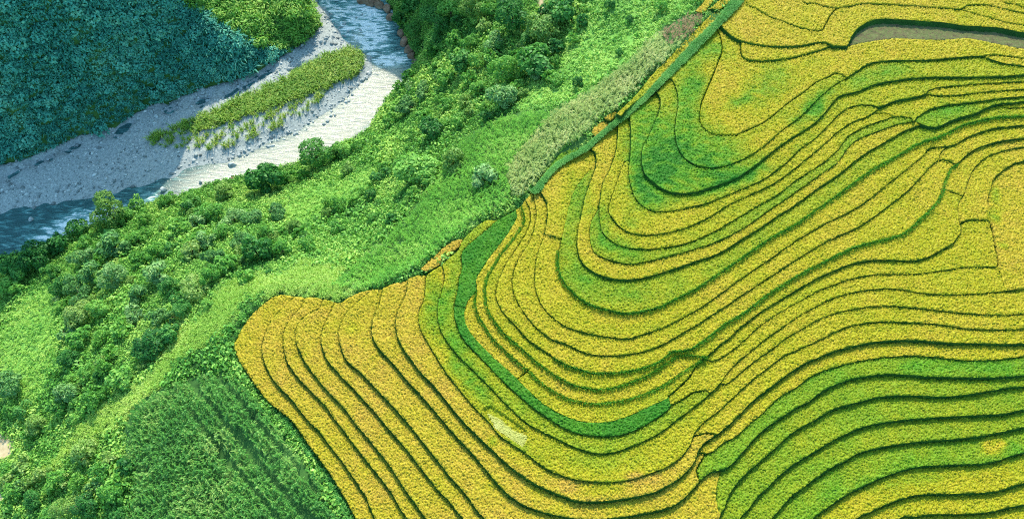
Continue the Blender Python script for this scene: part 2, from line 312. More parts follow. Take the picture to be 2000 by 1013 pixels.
# ripeness of the crop on every terrace (0 green, 1 gold, -1 fallow) and what it looks like
SEEDS = [
    (490, 680, 0.86, 'outermost golden rice terrace on the left, its bank dropping to the dark maize field'),
    (533, 680, 0.86, 'second golden rice terrace in from the maize field, curved like a bow'),
    (567, 680, 0.86, 'narrow golden rice strip, third in from the maize field'),
    (605, 680, 0.87, 'golden rice terrace fourth in from the maize, with a blunt tip under the grassy slope'),
    (650, 680, 0.86, 'golden rice strip fifth in from the maize, its pointed tip reaching the grassy slope'),
    (700, 680, 0.87, 'wide golden rice terrace sixth from the maize, spreading over the bottom middle'),
    (765, 680, 0.87, 'golden rice terrace seventh from the maize, sweeping along the bottom under a thick bank'),
    (815, 680, 0.88, 'golden rice terrace turning patchy green along its lower curve, topmost of the golden left group'),
    (855, 660, 0.68, 'mottled rice terrace with flattened straw and dark gaps in its middle'),
    (905, 680, 0.55, 'yellow-green rice strip just below the long bright green band'),
    (930, 500, 0.06, 'bright green wedge-shaped rice paddy at the edge of the maize field'),
    (906, 640, 0.07, 'long narrow bright green rice band curving through the middle'),
    (950, 665, 0.80, 'short golden rice strip above the green band, ending at a small cross bund'),
    (1150, 805, 0.84, 'golden crescent rice terrace lying above the bright green band'),
    (1108, 760, 0.80, 'thin yellow rice strip between two lush green verges, lowest such pair'),
    (1105, 727, 0.78, 'thin yellow rice strip just above the upper lush green verge'),
    (1108, 690, 0.78, 'long yellow rice terrace between the dark-edged bends and the lush verges'),
    (1110, 655, 0.78, 'yellow rice terrace with dark lips, next one out from the broad olive bend'),
    (1080, 560, 0.76, 'broad yellow rice terrace below the grassy lip of the olive bend'),
    (1100, 350, 0.80, 'yellow rice field with a faint darker stripe beside the grassy ridge path'),
    (1115, 470, 0.58, 'olive-tinged rice terrace wrapping the outside of the tight yellow bend'),
    (1141, 450, 0.80, 'bright yellow hairpin rice strip around the olive inner bend'),
    (1164, 460, 0.52, 'olive green hairpin rice strip in the middle of the bends'),
    (1195, 450, 0.70, 'slim yellow rice strip with a green streak around the inner bend'),
    (1220, 390, 0.74, 'yellow rice terrace with a rounded lower end just outside the two-tone bend'),
    (1245, 340, 0.68, 'rice terrace half green half yellow, bending around the vivid green one'),
    (1290, 300, 0.66, 'vivid green tongue-shaped rice terrace in the upper bends'),
    (1345, 250, 0.66, 'green and yellow rice terrace wrapping the uppermost rounded field'),
    (1440, 200, 0.80, 'large rounded yellow rice field with green tufts at the head of the bends'),
    (1500, 103, 0.78, 'slender yellow rice sliver below the top terraces, left of the fallow paddy'),
    (1420, 40, 0.80, 'vivid yellow rice terrace along the top, bordering the fallow paddy above'),
    (1560, 25, 0.80, 'small vivid yellow rice field at the top edge near the ridge path'),
    (1700, 2, 0.80, 'yellow rice strip along the very top edge'),
    (1940, 25, 0.78, 'small lens of yellow rice near the top right corner'),
    (1990, 4, 0.76, 'scrap of yellow rice in the top right corner'),
    (1800, 60, -1, 'fallow brown terrace of stubble under a tall dark bank'),
    (1975, 118, 0.82, 'tiny sliver of yellow rice at the right edge below the fallow terrace'),
    (1900, 172, 0.78, 'slim yellow rice strip ending in a fork, upper right'),
    (1784, 215, 0.72, 'yellow rice terrace with pinched left end above the olive lens'),
    (1860, 218, 0.50, 'olive lens-shaped rice terrace, upper right'),
    (1980, 205, 0.72, 'short pointed yellow rice strip at the right edge beside the olive lens'),
    (1925, 268, 0.78, 'vivid yellow rice terrace below the thickest dark bank on the right'),
    (1880, 345, 0.80, 'small yellow rice patch ending at a short cross bund on the right'),
    (1800, 465, 0.72, 'broad yellow rice terrace with a lush ragged upper lip on the right'),
    (1905, 400, 0.80, 'vivid yellow hooked rice terrace around the roundest field on the right'),
    (1965, 400, 0.82, 'brightest yellow rounded rice field at the right edge'),
    (1910, 480, 0.70, 'yellow-green rice terrace with a square right end beside the brightest field'),
    (1700, 550, 0.74, 'yellow rice terrace whose right end meets the brightest field'),
    (1700, 580, 0.76, 'yellow rice strip, first below the one that meets the brightest field'),
    (1700, 612, 0.76, 'yellow rice strip, second below the one that meets the brightest field'),
    (1700, 645, 0.76, 'yellow rice strip, third below the one that meets the brightest field'),
    (1700, 682, 0.78, 'lowest all-yellow rice strip above the green wavy terraces'),
    (1700, 715, 0.40, 'topmost of the green wavy rice terraces on the lower right'),
    (1700, 755, 0.50, 'second green wavy rice terrace on the lower right, widening to a green wedge'),
    (1700, 800, 0.48, 'third green wavy rice terrace on the lower right'),
    (1700, 850, 0.48, 'fourth green wavy rice terrace on the lower right'),
    (1700, 910, 0.42, 'fifth and lowest green wavy rice terrace, with a yellow square patch'),
    (1700, 970, 0.72, 'upper of the yellow-green terraces in the bottom right corner'),
    (1830, 985, 0.70, 'narrow yellow-green terrace second from the bottom right corner'),
    (1900, 1030, 0.70, 'yellow-green scrap of terrace in the bottom right corner'),
]
# little paddies outside the main flight: outline, ripeness, label, (unused), height of the crop
SMALL = [
    ('821,524 843,504 864,485 883,471 902,467 901,477 878,496 862,513 847,523 833,530', .98, 'small orange leaf-shaped rice paddy at the foot of the maize field', 0, .45),
    ('1155,257 1166,243 1180,237 1192,240 1177,254 1163,265', .92, 'tiny round golden rice paddy beside the ridge path, lower of two', 0, .45),
    ('1180,230 1197,218 1205,221 1192,236', .92, 'tiny golden rice paddy beside the ridge path, upper of two', 0, .45),
    ('1044,367 1059,342 1081,314 1104,290 1128,273 1142,266 1147,271 1142,281 1121,299 1095,315 1071,333 1054,358', .36, 'long green rice paddy with yellow rim squeezed between maize and ridge path', 0, .45),
    ('1400,19 1412,20 1398,42 1374,64 1348,90 1322,116 1299,142 1280,162 1261,183 1239,201 1222,216 1212,226 1206,221 1228,199 1246,180 1265,157 1280,139 1304,116 1327,90 1356,60 1379,37', .78, 'long straight ribbon of golden rice between the pale maize and the ridge path', 0, .45),
    ('1359,20 1373,5 1385,-12 1402,-12 1384,14 1370,25', .88, 'golden rice patch at the top end of the pale maize strip', 0, .45),
    ('1386,17 1408,-2 1428,-12 1424,4 1410,16 1399,18', .84, 'golden rice patch at the top edge beside the ridge path', 0, .45),
]
KINDS = {'d': 'dark green', 'm': 'leafy mid-green', 'l': 'pale yellow-green', 'g': 'grey-green'}
WOOD = [  # wood, words for it, trees as u, v, half-width, kind
 ('on the sunlit bank along the lower river bend', 'd', '150,446,20,d 68,500,28,d 30,528,24,d 110,478,18,d 330,388,15,m 318,394,12,m 372,400,15,d 267,398,13,m 244,421,15,m 365,407,14,d 395,422,17,m 376,387,18,m 282,426,17,m 347,447,22,m 406,418,24,m 385,432,18,g'),
 ('in the lower left wood', 'm', '267,465,19,m 303,493,22,m 221,480,24,g 164,500,20,g 180,534,24,g 223,539,26,g 272,508,18,m 118,560,17,d 98,529,15,m 144,557,20,g 190,603,20,m 308,534,22,g 270,575,18,g 159,578,17,g 372,488,20,l 380,560,22,l 295,669,28,d 329,651,21,d 282,685,20,d 154,659,20,m 134,646,15,g 195,662,15,m 113,795,18,m 180,780,17,m 205,767,12,m 331,562,20,d 357,603,20,d 350,585,16,d 240,640,17,m 215,690,15,m 262,610,16,g 305,620,18,g 200,720,15,m 165,730,16,m'),
 ('at the bottom left corner', 'm', '80,925,16,l 114,939,17,m 166,986,22,d 220,963,22,m 246,906,15,d 232,944,16,m 128,993,20,l 62,974,18,d 28,963,15,m 69,826,19,l 59,844,13,m 20,800,14,m 195,920,16,m 150,940,16,m 100,1005,15,m 235,1005,16,d 15,920,15,m 45,905,14,l'),
 ('in the wood beside the middle maize field', 'm', '437,375,19,l 560,345,16,m 540,415,20,g 494,423,18,g 440,515,22,m 409,538,24,m 576,443,20,l 550,485,24,m 660,402,17,m 658,443,16,m 470,470,20,g 440,450,20,m 400,470,20,g 420,500,18,g 455,425,18,g 600,480,16,m 520,455,18,m 480,540,16,m 660,296,18,d 696,290,14,m 789,319,18,m 836,346,20,m 809,376,13,m 736,280,9,m 952,226,13,d 796,210,19,g 766,236,15,m'),
 ('in the wood above the bend of the river', 'm', '921,18,26,l 1099,18,28,d 1087,89,15,d 964,80,19,g 1056,134,24,d 989,141,30,m 946,52,14,l 918,83,18,m 851,77,17,d 888,77,18,m 897,122,22,d 842,101,16,m 1133,40,15,d 1087,156,13,m 827,181,18,g 793,211,18,g 909,196,16,l 918,153,14,m 870,150,18,m 850,130,16,m 930,120,16,m 880,20,22,m 840,30,20,d 810,55,18,d 815,90,16,d 860,45,18,d 960,20,20,m 1030,80,18,d 940,170,18,m 870,205,16,m 830,230,16,m 900,235,15,m 800,10,18,d 780,35,14,d 1010,170,14,m 780,170,13,m 800,150,13,m 960,110,16,m 1010,110,16,m 1120,75,12,m 1065,25,16,d'),
]
SOLO = [
 (213, 415, 29, 'l', 'wide pale tree leaning over the shaded rapids at the river bank'),
 (517, 351, 31, 'd', 'big round dark tree standing alone on the bank of the sunlit river'),
 (618, 303, 34, 'd', 'broad dark tree at the river bank beside a smaller companion'),
 (668, 294, 20, 'm', 'smaller leafy tree joined to the broad dark one at the river bank'),
 (845, 254, 27, 'd', 'dark upright oval tree in the light green slope above the middle maize'),
 (812, 330, 32, 'm', 'large bright and dark two-tone tree at the edge of the middle maize'),
 (885, 312, 26, 'l', 'thin olive-leaved tree standing in the middle maize field'),
 (946, 345, 24, 'g', 'sparse grey-green tree in the maize just above the small terraces'),
 (504, 485, 30, 'd', 'dark rounded tree casting a deep shadow above the yellow-green grass'),
 (527, 531, 8, 'd', 'single small bush alone in the yellow-green grass'),
 (151, 616, 26, 'l', 'brownish pale crown standing above the lower left wood'),
 (347, 480, 8, 'd', 'narrow dark columnar tree in the lower left wood'),
 (236, 738, 21, 'm', 'tree throwing a long shadow strip beside the dark maize field'),
 (134, 702, 17, 'd', 'dark tree at the edge of the bright green meadow on the left'),
 (128, 769, 19, 'g', 'grey-green tree right of the bright meadow, low on the left'),
 (15, 752, 24, 'g', 'grey-green tree cut by the left edge of the picture below the meadow'),
 (41, 802, 15, 'd', 'small dark tree above the bare earth path'),
 (139, 821, 9, 'd', 'lone dark bush in the pale grass left of the maize'),
 (163, 884, 24, 'l', 'whitish-topped bush on the bottom left slope'),
 (20, 558, 18, 'm', 'round tree at the left edge in the shade line by the river'),
 (1001, 34, 34, 'd', 'largest dark tree at the top, left of the bare path'),
 (1059, 60, 32, 'l', 'big olive dome-shaped tree just below the bare path'),
 (1038, 118, 32, 'm', 'leafy tree rising below the olive dome at the meadow edge'),
 (983, 187, 28, 'g', 'grey-green spreading tree at the upper end of the mid green maize'),
 (1191, 10, 11, 'd', 'dark bush at the top of the bright meadow, nearer the wood'),
 (1231, 38, 9, 'd', 'dark bush in the bright meadow above the withered maize'),
 (1208, 103, 9, 'd', 'dark bush midway down the bright meadow'),
 (1128, 161, 11, 'd', 'dark bush in the lower bright meadow beside the pale maize'),
 (1290, 14, 13, 'm', 'soft green bush at the top of the meadow near the golden rice'),
]
FILL = [  # wood polygon, how many bushes, label
 ('95,560 175,450 262,410 370,385 430,395 520,440 600,465 560,505 470,535 420,580 365,640 320,690 250,735 205,790 130,840 110,760 118,650', 40, 'rounded green bush filling the gaps of the lower left wood', 'bushes of the lower left wood'),
 ('740,215 790,165 815,120 850,60 870,0 1040,0 1120,60 1085,140 1000,205 930,245 880,280 800,290 760,280', 38, 'rounded green bush filling the gaps of the wood above the river bend', 'bushes of the wood above the bend'),
 ('10,910 110,910 170,860 240,870 265,960 235,1010 0,1010', 18, 'rounded green bush on the overgrown slope at the bottom left', 'bushes at the bottom left'),
 ('580,330 700,300 770,290 830,380 760,430 680,500 600,500 560,460 640,420', 20, 'low green bush on the slope between river and middle maize', 'bushes on the middle slope'),
]





def pts(s):
    return [tuple(float(c) for c in p.split(',')) for p in s.split()]

def smooth(p, step):
    # centripetal-ish Catmull-Rom through the surveyed points, resampled at about `step`
    P = np.array(p, float)
    if len(P) < 3:
        n = max(1, int(math.dist(p[0], p[-1]) / step))
        return [tuple(P[0] + (P[-1] - P[0]) * i / n) for i in range(n + 1)]
    Q = np.vstack([2 * P[0] - P[1], P, 2 * P[-1] - P[-2]])
    out = []
    for i in range(1, len(Q) - 2):
        a, b, c, d = Q[i - 1], Q[i], Q[i + 1], Q[i + 2]
        n = max(1, int(np.linalg.norm(c - b) / step))
        for k in range(n):
            t = k / n
            out.append(tuple(0.5 * (2 * b + (c - a) * t + (2 * a - 5 * b + 4 * c - d) * t * t + (3 * b - a - 3 * c + d) * t ** 3)))
    out.append(tuple(Q[-2]))
    return out

def near_on(p, L):
    best = (1e9, None)
    for a, b in zip(L[:-1], L[1:]):
        dx, dy = b[0] - a[0], b[1] - a[1]
        q = dx * dx + dy * dy
        t = 0 if q == 0 else max(0, min(1, ((p[0] - a[0]) * dx + (p[1] - a[1]) * dy) / q))
        x = (a[0] + dx * t, a[1] + dy * t)
        d = math.dist(p, x)
        if d < best[0]:
            best = (d, x)
    return best

XR, YB, YT = 2070.0, 1085.0, -62.0       # how far past the frame the terraces go on

def past_frame(p, q):
    # p is an end on the frame, q the point before it: walk on to the outer limit
    dx, dy = p[0] - q[0], p[1] - q[1]
    if p[0] >= 1998: 
        k = (XR + 12 - p[0]) / max(dx, 1e-3); return (XR + 12, p[1] + max(-30, min(30, dy * k)))
    if p[1] >= 1008:
        k = (YB + 12 - p[1]) / max(dy, 1e-3); return (p[0] + max(-110, min(110, dx * k)), YB + 12)
    if p[1] <= 3:
        k = (YT - 12 - p[1]) / min(dy, -1e-3); return (p[0] + max(-60, min(60, dx * k)), YT - 12)
    return None

def plan():
    lines = []
    for row in LINES.strip().splitlines():
        kind, rest = row.split(' ', 1)
        p = pts(rest)
        e = past_frame(p[-1], p[-3] if len(p) > 2 else p[0])
        if e: p.append(e)
        e = past_frame(p[0], p[2] if len(p) > 2 else p[-1])
        if e: p.insert(0, e)
        lines.append((kind, smooth(p, 5.0)))
    o = pts(OUTER)
    outer = smooth(o, 5.0)
    outer = [(1500.0, YT)] + outer + [(770.0, YB)]
    border = outer + [(XR, YB), (XR, YT), (1500.0, YT)]
    # tie loose ends to the nearest line
    segs = [list(l) for k, l in lines]
    boxes = [(min(x for x, y in l) - 20, max(x for x, y in l) + 20, min(y for x, y in l) - 20, max(y for x, y in l) + 20) for l in segs]
    for i, l in enumerate(segs):
        for end in (0, -1):
            p = l[end]
            if p[0] > XR or p[1] > YB or p[1] < YT: continue
            best = near_on(p, border)
            for j, m in enumerate(segs):
                if j == i: continue
                b = boxes[j]
                if not (b[0] < p[0] < b[1] and b[2] < p[1] < b[3]): continue
                c = near_on(p, m)
                if c[0] < best[0]: best = c
            if best[0] < 22:
                q = l[1] if end == 0 else l[-2]
                x = best[1]
                d = math.dist(x, p) or 1
                x = (x[0] + (x[0] - p[0]) / d * .8, x[1] + (x[1] - p[1]) / d * .8)
                if end == 0: l.insert(0, x)
                else: l.append(x)
            else:
                print('LOOSE', i, p, best)
    V, E, own = [], [], []
    def put(L, idx):
        s = len(V)
        V.extend(Vector(p) for p in L)
        for k in range(len(L) - 1):
            E.append((s + k, s + k + 1)); own.append(idx)
    for i, l in enumerate(segs): put(l, i)
    put(border, -1)
    v, e, f, ov, oe, of = delaunay_2d_cdt(V, E, [], 0, 1e-4, True)
    return lines, segs, border, v, e, f, oe, own, E, V

def regions():
    lines, segs, border, v, e, f, oe, own, E, V = plan()
    con = {}
    for k, (a, b) in enumerate(e):
        ids = [i for i in oe[k] if i < len(own)]
        if ids:
            ids.sort(key=lambda i: 0 if own[i] < 0 else 1)
            i = ids[0]
            # direction of the surveyed line along this edge
            d = (V[E[i][1]] - V[E[i][0]]).dot(v[b] - v[a])
            con[(min(a, b), max(a, b))] = (own[i], (a, b) if d > 0 else (b, a))
    ed = {}
    for t, fa in enumerate(f):
        for i in range(len(fa)):
            a, b = fa[i], fa[(i + 1) % len(fa)]
            ed.setdefault((min(a, b), max(a, b)), []).append(t)
    lab = [-1] * len(f); n = 0
    cen = np.array([[sum(v[i][0] for i in fa) / len(fa), sum(v[i][1] for i in fa) / len(fa)] for fa in f])
    ins = inside(cen[:, 0], cen[:, 1], border)
    area = []
    for t0 in range(len(f)):
        if lab[t0] >= 0 or not ins[t0]: continue
        st = [t0]; lab[t0] = n; ar = 0
        while st:
            t = st.pop(); fa = f[t]
            ar += abs((v[fa[1]] - v[fa[0]]).cross(v[fa[2]] - v[fa[0]])) / 2
            for i in range(len(fa)):
                k = (min(fa[i], fa[(i + 1) % len(fa)]), max(fa[i], fa[(i + 1) % len(fa)]))
                if k in con: continue
                for u in ed[k]:
                    if lab[u] < 0 and ins[u]: lab[u] = n; st.append(u)
        area.append(ar); n += 1
    # slivers join the neighbour they share most edge with
    for it in range(4):
        share = {}
        for k, ts in ed.items():
            if len(ts) == 2 and lab[ts[0]] != lab[ts[1]] and lab[ts[0]] >= 0 and lab[ts[1]] >= 0:
                L = (v[k[0]] - v[k[1]]).length
                for p, q in (ts, ts[::-1]):
                    share.setdefault(lab[p], {}).setdefault(lab[q], 0); share[lab[p]][lab[q]] += L
        done = True
        for r in range(n):
            if 0 < area[r] < 260 and r in share:
                s = max(share[r], key=lambda q: share[r][q])
                lab = [s if l == r else l for l in lab]; area[s] += area[r]; area[r] = 0; done = False
                break
        if done: break
        it = 0
    return lines, v, f, lab, ed, con, area, cen
# ---------------------------------------------------------------- levels of the terraces
LINE, TV, TF, TLAB, TED, TCON, TAREA, TCEN = regions()
TLAB = np.array(TLAB)
NREG = len(TAREA)
STEP = {'d': .36, 'D': .54, 'L': .74, 't': .14, 'n': 0.0, 'g': .40, 'F': .95}
pairs = {}
for k, (own_, (a, b)) in TCON.items():
    ts = TED.get(k, [])
    if own_ < 0 or len(ts) != 2: continue
    ra, rb = TLAB[ts[0]], TLAB[ts[1]]
    if ra == rb or ra < 0 or rb < 0: continue
    d = TV[b] - TV[a]; c = Vector(TCEN[ts[0]]) - TV[a]
    if d.x * c.y - d.y * c.x > 0: ra, rb = rb, ra        # ra is the higher side
    p = pairs.setdefault((ra, rb), [0.0, 0.0]); L = d.length
    p[0] += L * STEP[LINE[own_][0]]; p[1] += L
A = []; B = []
for (ra, rb), (s, L) in pairs.items():
    row = np.zeros(NREG); w = math.sqrt(L); row[ra] = w; row[rb] = -w; A.append(row); B.append(s / L * w)
row = np.zeros(NREG); row[TLAB[np.argmin(np.hypot(TCEN[:, 0] - 480, TCEN[:, 1] - 674))]] = 50; A.append(row); B.append(0.0)
LEVEL = np.linalg.lstsq(np.array(A), np.array(B), rcond=None)[0]

# label raster of the survey (two cells per unit)
RS, U0, V0 = 2.0, -20.0, -80.0
RW, RH = int((2110 - U0) * RS), int((1110 - V0) * RS)
RAS = np.full((RH, RW), -1, np.int16)
for t, fa in enumerate(TF):
    if TLAB[t] < 0: continue
    P = np.array([[(TV[i][0] - U0) * RS, (TV[i][1] - V0) * RS] for i in fa])
    x0, y0 = np.maximum(np.floor(P.min(0)).astype(int), 0); x1, y1 = np.ceil(P.max(0)).astype(int)
    X, Y = np.meshgrid(np.arange(x0, min(x1, RW - 1) + 1), np.arange(y0, min(y1, RH - 1) + 1))
    if X.size:
        m = inside(X, Y, P); RAS[Y[m], X[m]] = TLAB[t]

def reg_at(u, v):
    i = np.clip(((np.asarray(v) - V0) * RS).astype(int), 0, RH - 1); j = np.clip(((np.asarray(u) - U0) * RS).astype(int), 0, RW - 1)
    return RAS[i, j]

# ---------------------------------------------------------------- the lie of the land
ZR = -30.0                                  # level of the river
def wp(s, z): # survey points at a level
    p = np.array(pts(s)); return on_level(p[:, 0], p[:, 1], z)

FOOT = '-160,352 -60,340 0,326 50,314 100,294 150,271 200,259 250,235 300,208 350,195 400,176 450,160 500,145 540,120 575,100 610,75 630,50 612,25 588,0 560,-40 530,-90'
BAR_EDGE = '-160,470 -60,445 0,431 50,416 115,401 165,396 215,388 275,372 320,357 350,352 380,342 415,328 450,318 500,301 550,282 600,255 650,225 690,195 720,165 742,145 748,125 735,102 700,77 680,68 662,45 642,20 632,0 622,-40 610,-90'
BANK = '-160,545 -60,520 0,503 30,494 75,482 120,466 170,446 210,432 250,412 300,392 345,384 375,372 420,356 480,342 530,332 580,318 620,300 660,282 700,266 725,246 742,218 752,198 782,168 806,138 813,118 803,98 786,62 772,30 757,0 745,-40 735,-90'
ctrl = []
def add(P): ctrl.extend(np.atleast_2d(np.asarray(P, float)).tolist())
add(wp(FOOT, ZR + .3)); add(wp(BANK, ZR + .1)); add(wp(BAR_EDGE, ZR - .5))
# far side: a steep hill whose crest throws its shade over the stony bar (shade edge seen on the ground)
TE = math.tan(SUN_EL)
SHADE = [(-160, 760, -24), (-60, 690, -25), (0, 640, -26), (60, 580, -27.5), (115, 528, -28.5), (180, 452, -30), (260, 408, -30), (330, 362, -30), (360, 340, -29.6)]
foot_w = wp(FOOT, ZR)
crest = []
for u, v, z in SHADE:
    s = on_level(u, v, z)
    yf = np.interp(s[0], foot_w[:19, 0], foot_w[:19, 1])
    D = max(yf - s[1], 4) + 27
    crest.append((s[0], s[1] + D, z + D * TE)); 
    add([s[0], s[1] + D, z + D * TE])
    add([s[0], s[1] + D + 25, z + D * TE + 9]); add([s[0], s[1] + D + 70, z + D * TE + 22])
# towards the bend the hill is lower: steep below a break of slope, easy and sunlit above it
foot_xy = foot_w[:, :2]
for u, v in ((375, 15), (405, 42), (440, 62), (482, 84), (512, 100), (540, 92)):
    best = None
    for z in np.arange(ZR + 2, ZR + 30, .25):
        w = on_level(u, v, z); d = seg_dist(w[0], w[1], foot_xy, False)
        if (z - ZR) / d > math.tan(R(54)): break
        best = w
    add(best); add(best + [-3, 14, 3.6]); add(best + [-8, 40, 12])
for u, v, z in ((565, 60, -22), (585, 20, -22), (575, -30, -20)): add(on_level(u, v, z))
for x, y, z in ((-60, 215, -14), (-75, 250, -4)): add([x, y, z])
# the cliff at the bend, standing past the upper edge of the view, that shades the rapids
SHADE2 = [(655, 30, -30), (690, 78, -30), (730, 118, -30), (765, 138, -30), (806, 136, -29), (850, 118, -20), (885, 92, -14), (930, 20, -10)]
for u, v, z in SHADE2:
    s = on_level(u, v, z); D = 62.0
    add([s[0], s[1] + D, z + D * TE - (0)]); add([s[0], s[1] + D + 40, z + D * TE + 12])
# near side: from the terraces down to the river
for u, v, z in (
    (700, 500, -4), (620, 450, -13), (560, 395, -22), (850, 350, -5), (800, 300, -13), (760, 255, -22), (950, 210, -5), (900, 130, -11),
    (850, 60, -17), (815, 40, -24), (1050, 120, -1), (1100, 50, 0), (1210, 70, 5.5), (1000, 30, -6), (1120, 190, 4), (1000, 300, 3.4), (940, 380, 2.8), (900, 280, -4), (870, 200, -13),
    (330, 640, -8), (250, 560, -16), (150, 490, -26.5), (200, 650, -14), (100, 620, -22), (0, 700, -24), (250, 740, -7), (150, 880, -11.5), (60, 960, -15),
    (350, 850, -3.4), (480, 900, -2.2), (0, 890, -21), (0, 580, -28.6), (400, 560, -7), (480, 575, -2.6), (430, 460, -16), (330, 470, -20), (560, 520, -4.5),
    (300, 780, -4.6), (400, 735, -3.2), (250, 1000, -6.5), (500, 1010, -2), (600, 1000, -1.6), (-80, 1000, -20), (-80, 820, -24), (200, 1080, -9), (900, 430, 1.8), (780, 520, -1.2), (720, 560, -1.0), (1310, 10, 9), (1040, -60, -5), (1200, -70, 6), (900, -70, -12), (830, -60, -20)):
    add(on_level(u, v, z))
# just outside the terraces and underneath them
oo = np.array(smooth(pts(OUTER), 24.0)); tg = np.roll(oo, -1, 0) - np.roll(oo, 1, 0); tg[0] = oo[1] - oo[0]; tg[-1] = oo[-1] - oo[-2]
nl = np.stack([tg[:, 1], -tg[:, 0]], 1) / np.linalg.norm(tg, axis=1)[:, None]      # to the terraces' side or away, tested below
for p, n in zip(oo, nl):
    for s in (1, -1):
        q = p + n * 9 * s
        r = reg_at(*q)
        if r >= 0:
            w = p - n * 11 * s
            add(on_level(w[0], w[1], LEVEL[r] - (.45 if p[1] < 375 else .85))); add(on_level(q[0], q[1], LEVEL[r] - 1.6)); break
for u in range(520, 2061, 40):
    for v in range(-55, 1080, 40):
        r = reg_at(u, v)
        if r >= 0: add(on_level(u, v, LEVEL[r] - 1.8))
for x, y, z in ((140, -40, 8), (200, 60, 14), (200, 180, 30), (60, 190, 26), (-60, -60, -6), (-140, -60, -24), (60, -60, 2), (-260, 60, -28), (-260, 110, -28), (160, 120, 22), (0, 220, 14), (120, 300, 40), (-260, 300, 60), (-260, 200, 50)): add([x, y, z])
ctrl = np.array(ctrl)
keep = []; seen = {}
for i, c in enumerate(ctrl):
    k = (round(c[0] / 1.2), round(c[1] / 1.2))
    if k not in seen: seen[k] = 1; keep.append(i)
ctrl = ctrl[keep]
def kern(r): return r
n = len(ctrl)
K = kern(np.hypot(ctrl[:, 0, None] - ctrl[None, :, 0], ctrl[:, 1, None] - ctrl[None, :, 1])) - np.eye(n) * .15
M = np.zeros((n + 3, n + 3)); M[:n, :n] = K; M[:n, n] = M[n, :n] = 1
M[:n, n + 1] = M[n + 1, :n] = ctrl[:, 0]; M[:n, n + 2] = M[n + 2, :n] = ctrl[:, 1]
W_ = np.linalg.solve(M, np.concatenate([ctrl[:, 2], [0, 0, 0]]))
GX0, GX1, GY0, GY1, GS = -270.0, 210.0, -70.0, 310.0, 1.0
gx = np.arange(GX0, GX1 + .1, GS); gy = np.arange(GY0, GY1 + .1, GS)
GXX, GYY = np.meshgrid(gx, gy)
GZ = np.empty(GXX.shape)
for i in range(len(gy)):
    r = np.hypot(gx[:, None] - ctrl[None, :, 0], gy[i] - ctrl[None, :, 1])
    GZ[i] = kern(r) @ W_[:n] + W_[n] + W_[n + 1] * gx + W_[n + 2] * gy[i]
bed_poly = np.vstack([wp(FOOT, ZR), wp(BANK, ZR)[::-1]])[:, :2]
bed_d = seg_dist(GXX, GYY, bed_poly); bed_in = inside(GXX, GYY, bed_poly)
GZ += (vnoise(GXX, GYY, 9, 1) - .5) * 1.2 * np.clip((GZ - ZR - 1) / 8, 0, 1) * (GZ < 40)
GZ = np.where(bed_in, np.minimum(ZR - .25 - np.clip(bed_d * .25, 0, .9), GZ), np.maximum(GZ, ZR - .25 + np.clip(bed_d * .3, 0, .5)))
uu, vv = project(np.stack([GXX, GYY, GZ + 1.2], -1))
rr = np.where((uu > U0) & (uu < 2100) & (vv > V0) & (vv < 1100), reg_at(np.clip(uu, U0, 2105), np.clip(vv, V0, 1105)), -1)
GZ = np.where(rr >= 0, np.minimum(GZ, LEVEL[np.maximum(rr, 0)] - .9), GZ)

def ground(x, y):
    fx = np.clip((np.asarray(x) - GX0) / GS, 0, len(gx) - 1.001); fy = np.clip((np.asarray(y) - GY0) / GS, 0, len(gy) - 1.001)
    i = fx.astype(int); j = fy.astype(int); a = fx - i; b = fy - j
    return GZ[j, i] * (1 - a) * (1 - b) + GZ[j, i + 1] * a * (1 - b) + GZ[j + 1, i] * (1 - a) * b + GZ[j + 1, i + 1] * a * b

def on_ground(u, v, h=0.0):
    # where a sight line from the survey meets the ground (or h above it)
    d = ray(u, v); d = d / -d[..., 2:3]
    t = np.full(d.shape[:-1], CAM_H - 45.0); hit = np.zeros(t.shape, bool)
    for k in range(260):
        P = d * t[..., None]
        below = CAM_H - t <= ground(P[..., 0], P[..., 1]) + h
        hit |= below
        t = np.where(hit, t, t + .35)
    for k in range(6):
        P = d * t[..., None]; e = CAM_H - t - ground(P[..., 0], P[..., 1]) - h
        t = t + np.clip(e, -.3, .3) * .6
    P = d * t[..., None]
    return np.stack([P[..., 0], P[..., 1], CAM_H - t], -1)
def P2(s): return pts(s)
MZ_A = P2('244,846 252,806 300,767 345,747 400,729 440,736 462,742 490,772 538,832 590,898 632,962 664,1013 700,1085 170,1085 240,1013 268,960 246,890')
MZ_C = P2('1300,85 1290,60 1240,108 1180,158 1110,205 1078,222 1040,265 990,325 1000,388 1030,374 1056,338 1096,288 1138,257 1176,223 1204,212 1262,152 1325,84 1330,78')
MZ_D = P2('1376,33 1350,27 1310,47 1290,60 1300,86 1332,80 1354,55')
MZ_B = P2('1078,222 1040,265 990,325 1000,388 960,412 925,425 880,462 820,512 780,536 740,554 690,564 655,553 690,518 740,478 780,440 815,398 850,352 870,325 890,290 930,255 990,225 1040,214')
MEADOW = P2('1128,60 1170,-40 1400,-60 1372,12 1350,27 1290,58 1240,106 1180,156 1110,203 1040,214 990,225 930,255 950,238 1000,215 1060,150')
SLOPE = P2('500,572 470,600 425,650 345,715 330,745 300,765 250,805 235,845 200,845 150,870 110,910 70,935 120,870 180,820 240,770 300,720 350,660 400,605 450,560 520,535 600,520 660,525 690,518 655,553 690,566 720,568 640,580 560,572')
MEADOW2 = P2('0,640 40,575 90,545 118,580 112,640 112,700 100,750 70,790 40,760 0,740')
MEADOW3 = P2('560,395 620,350 720,330 760,350 700,390 660,430 600,450 570,430')
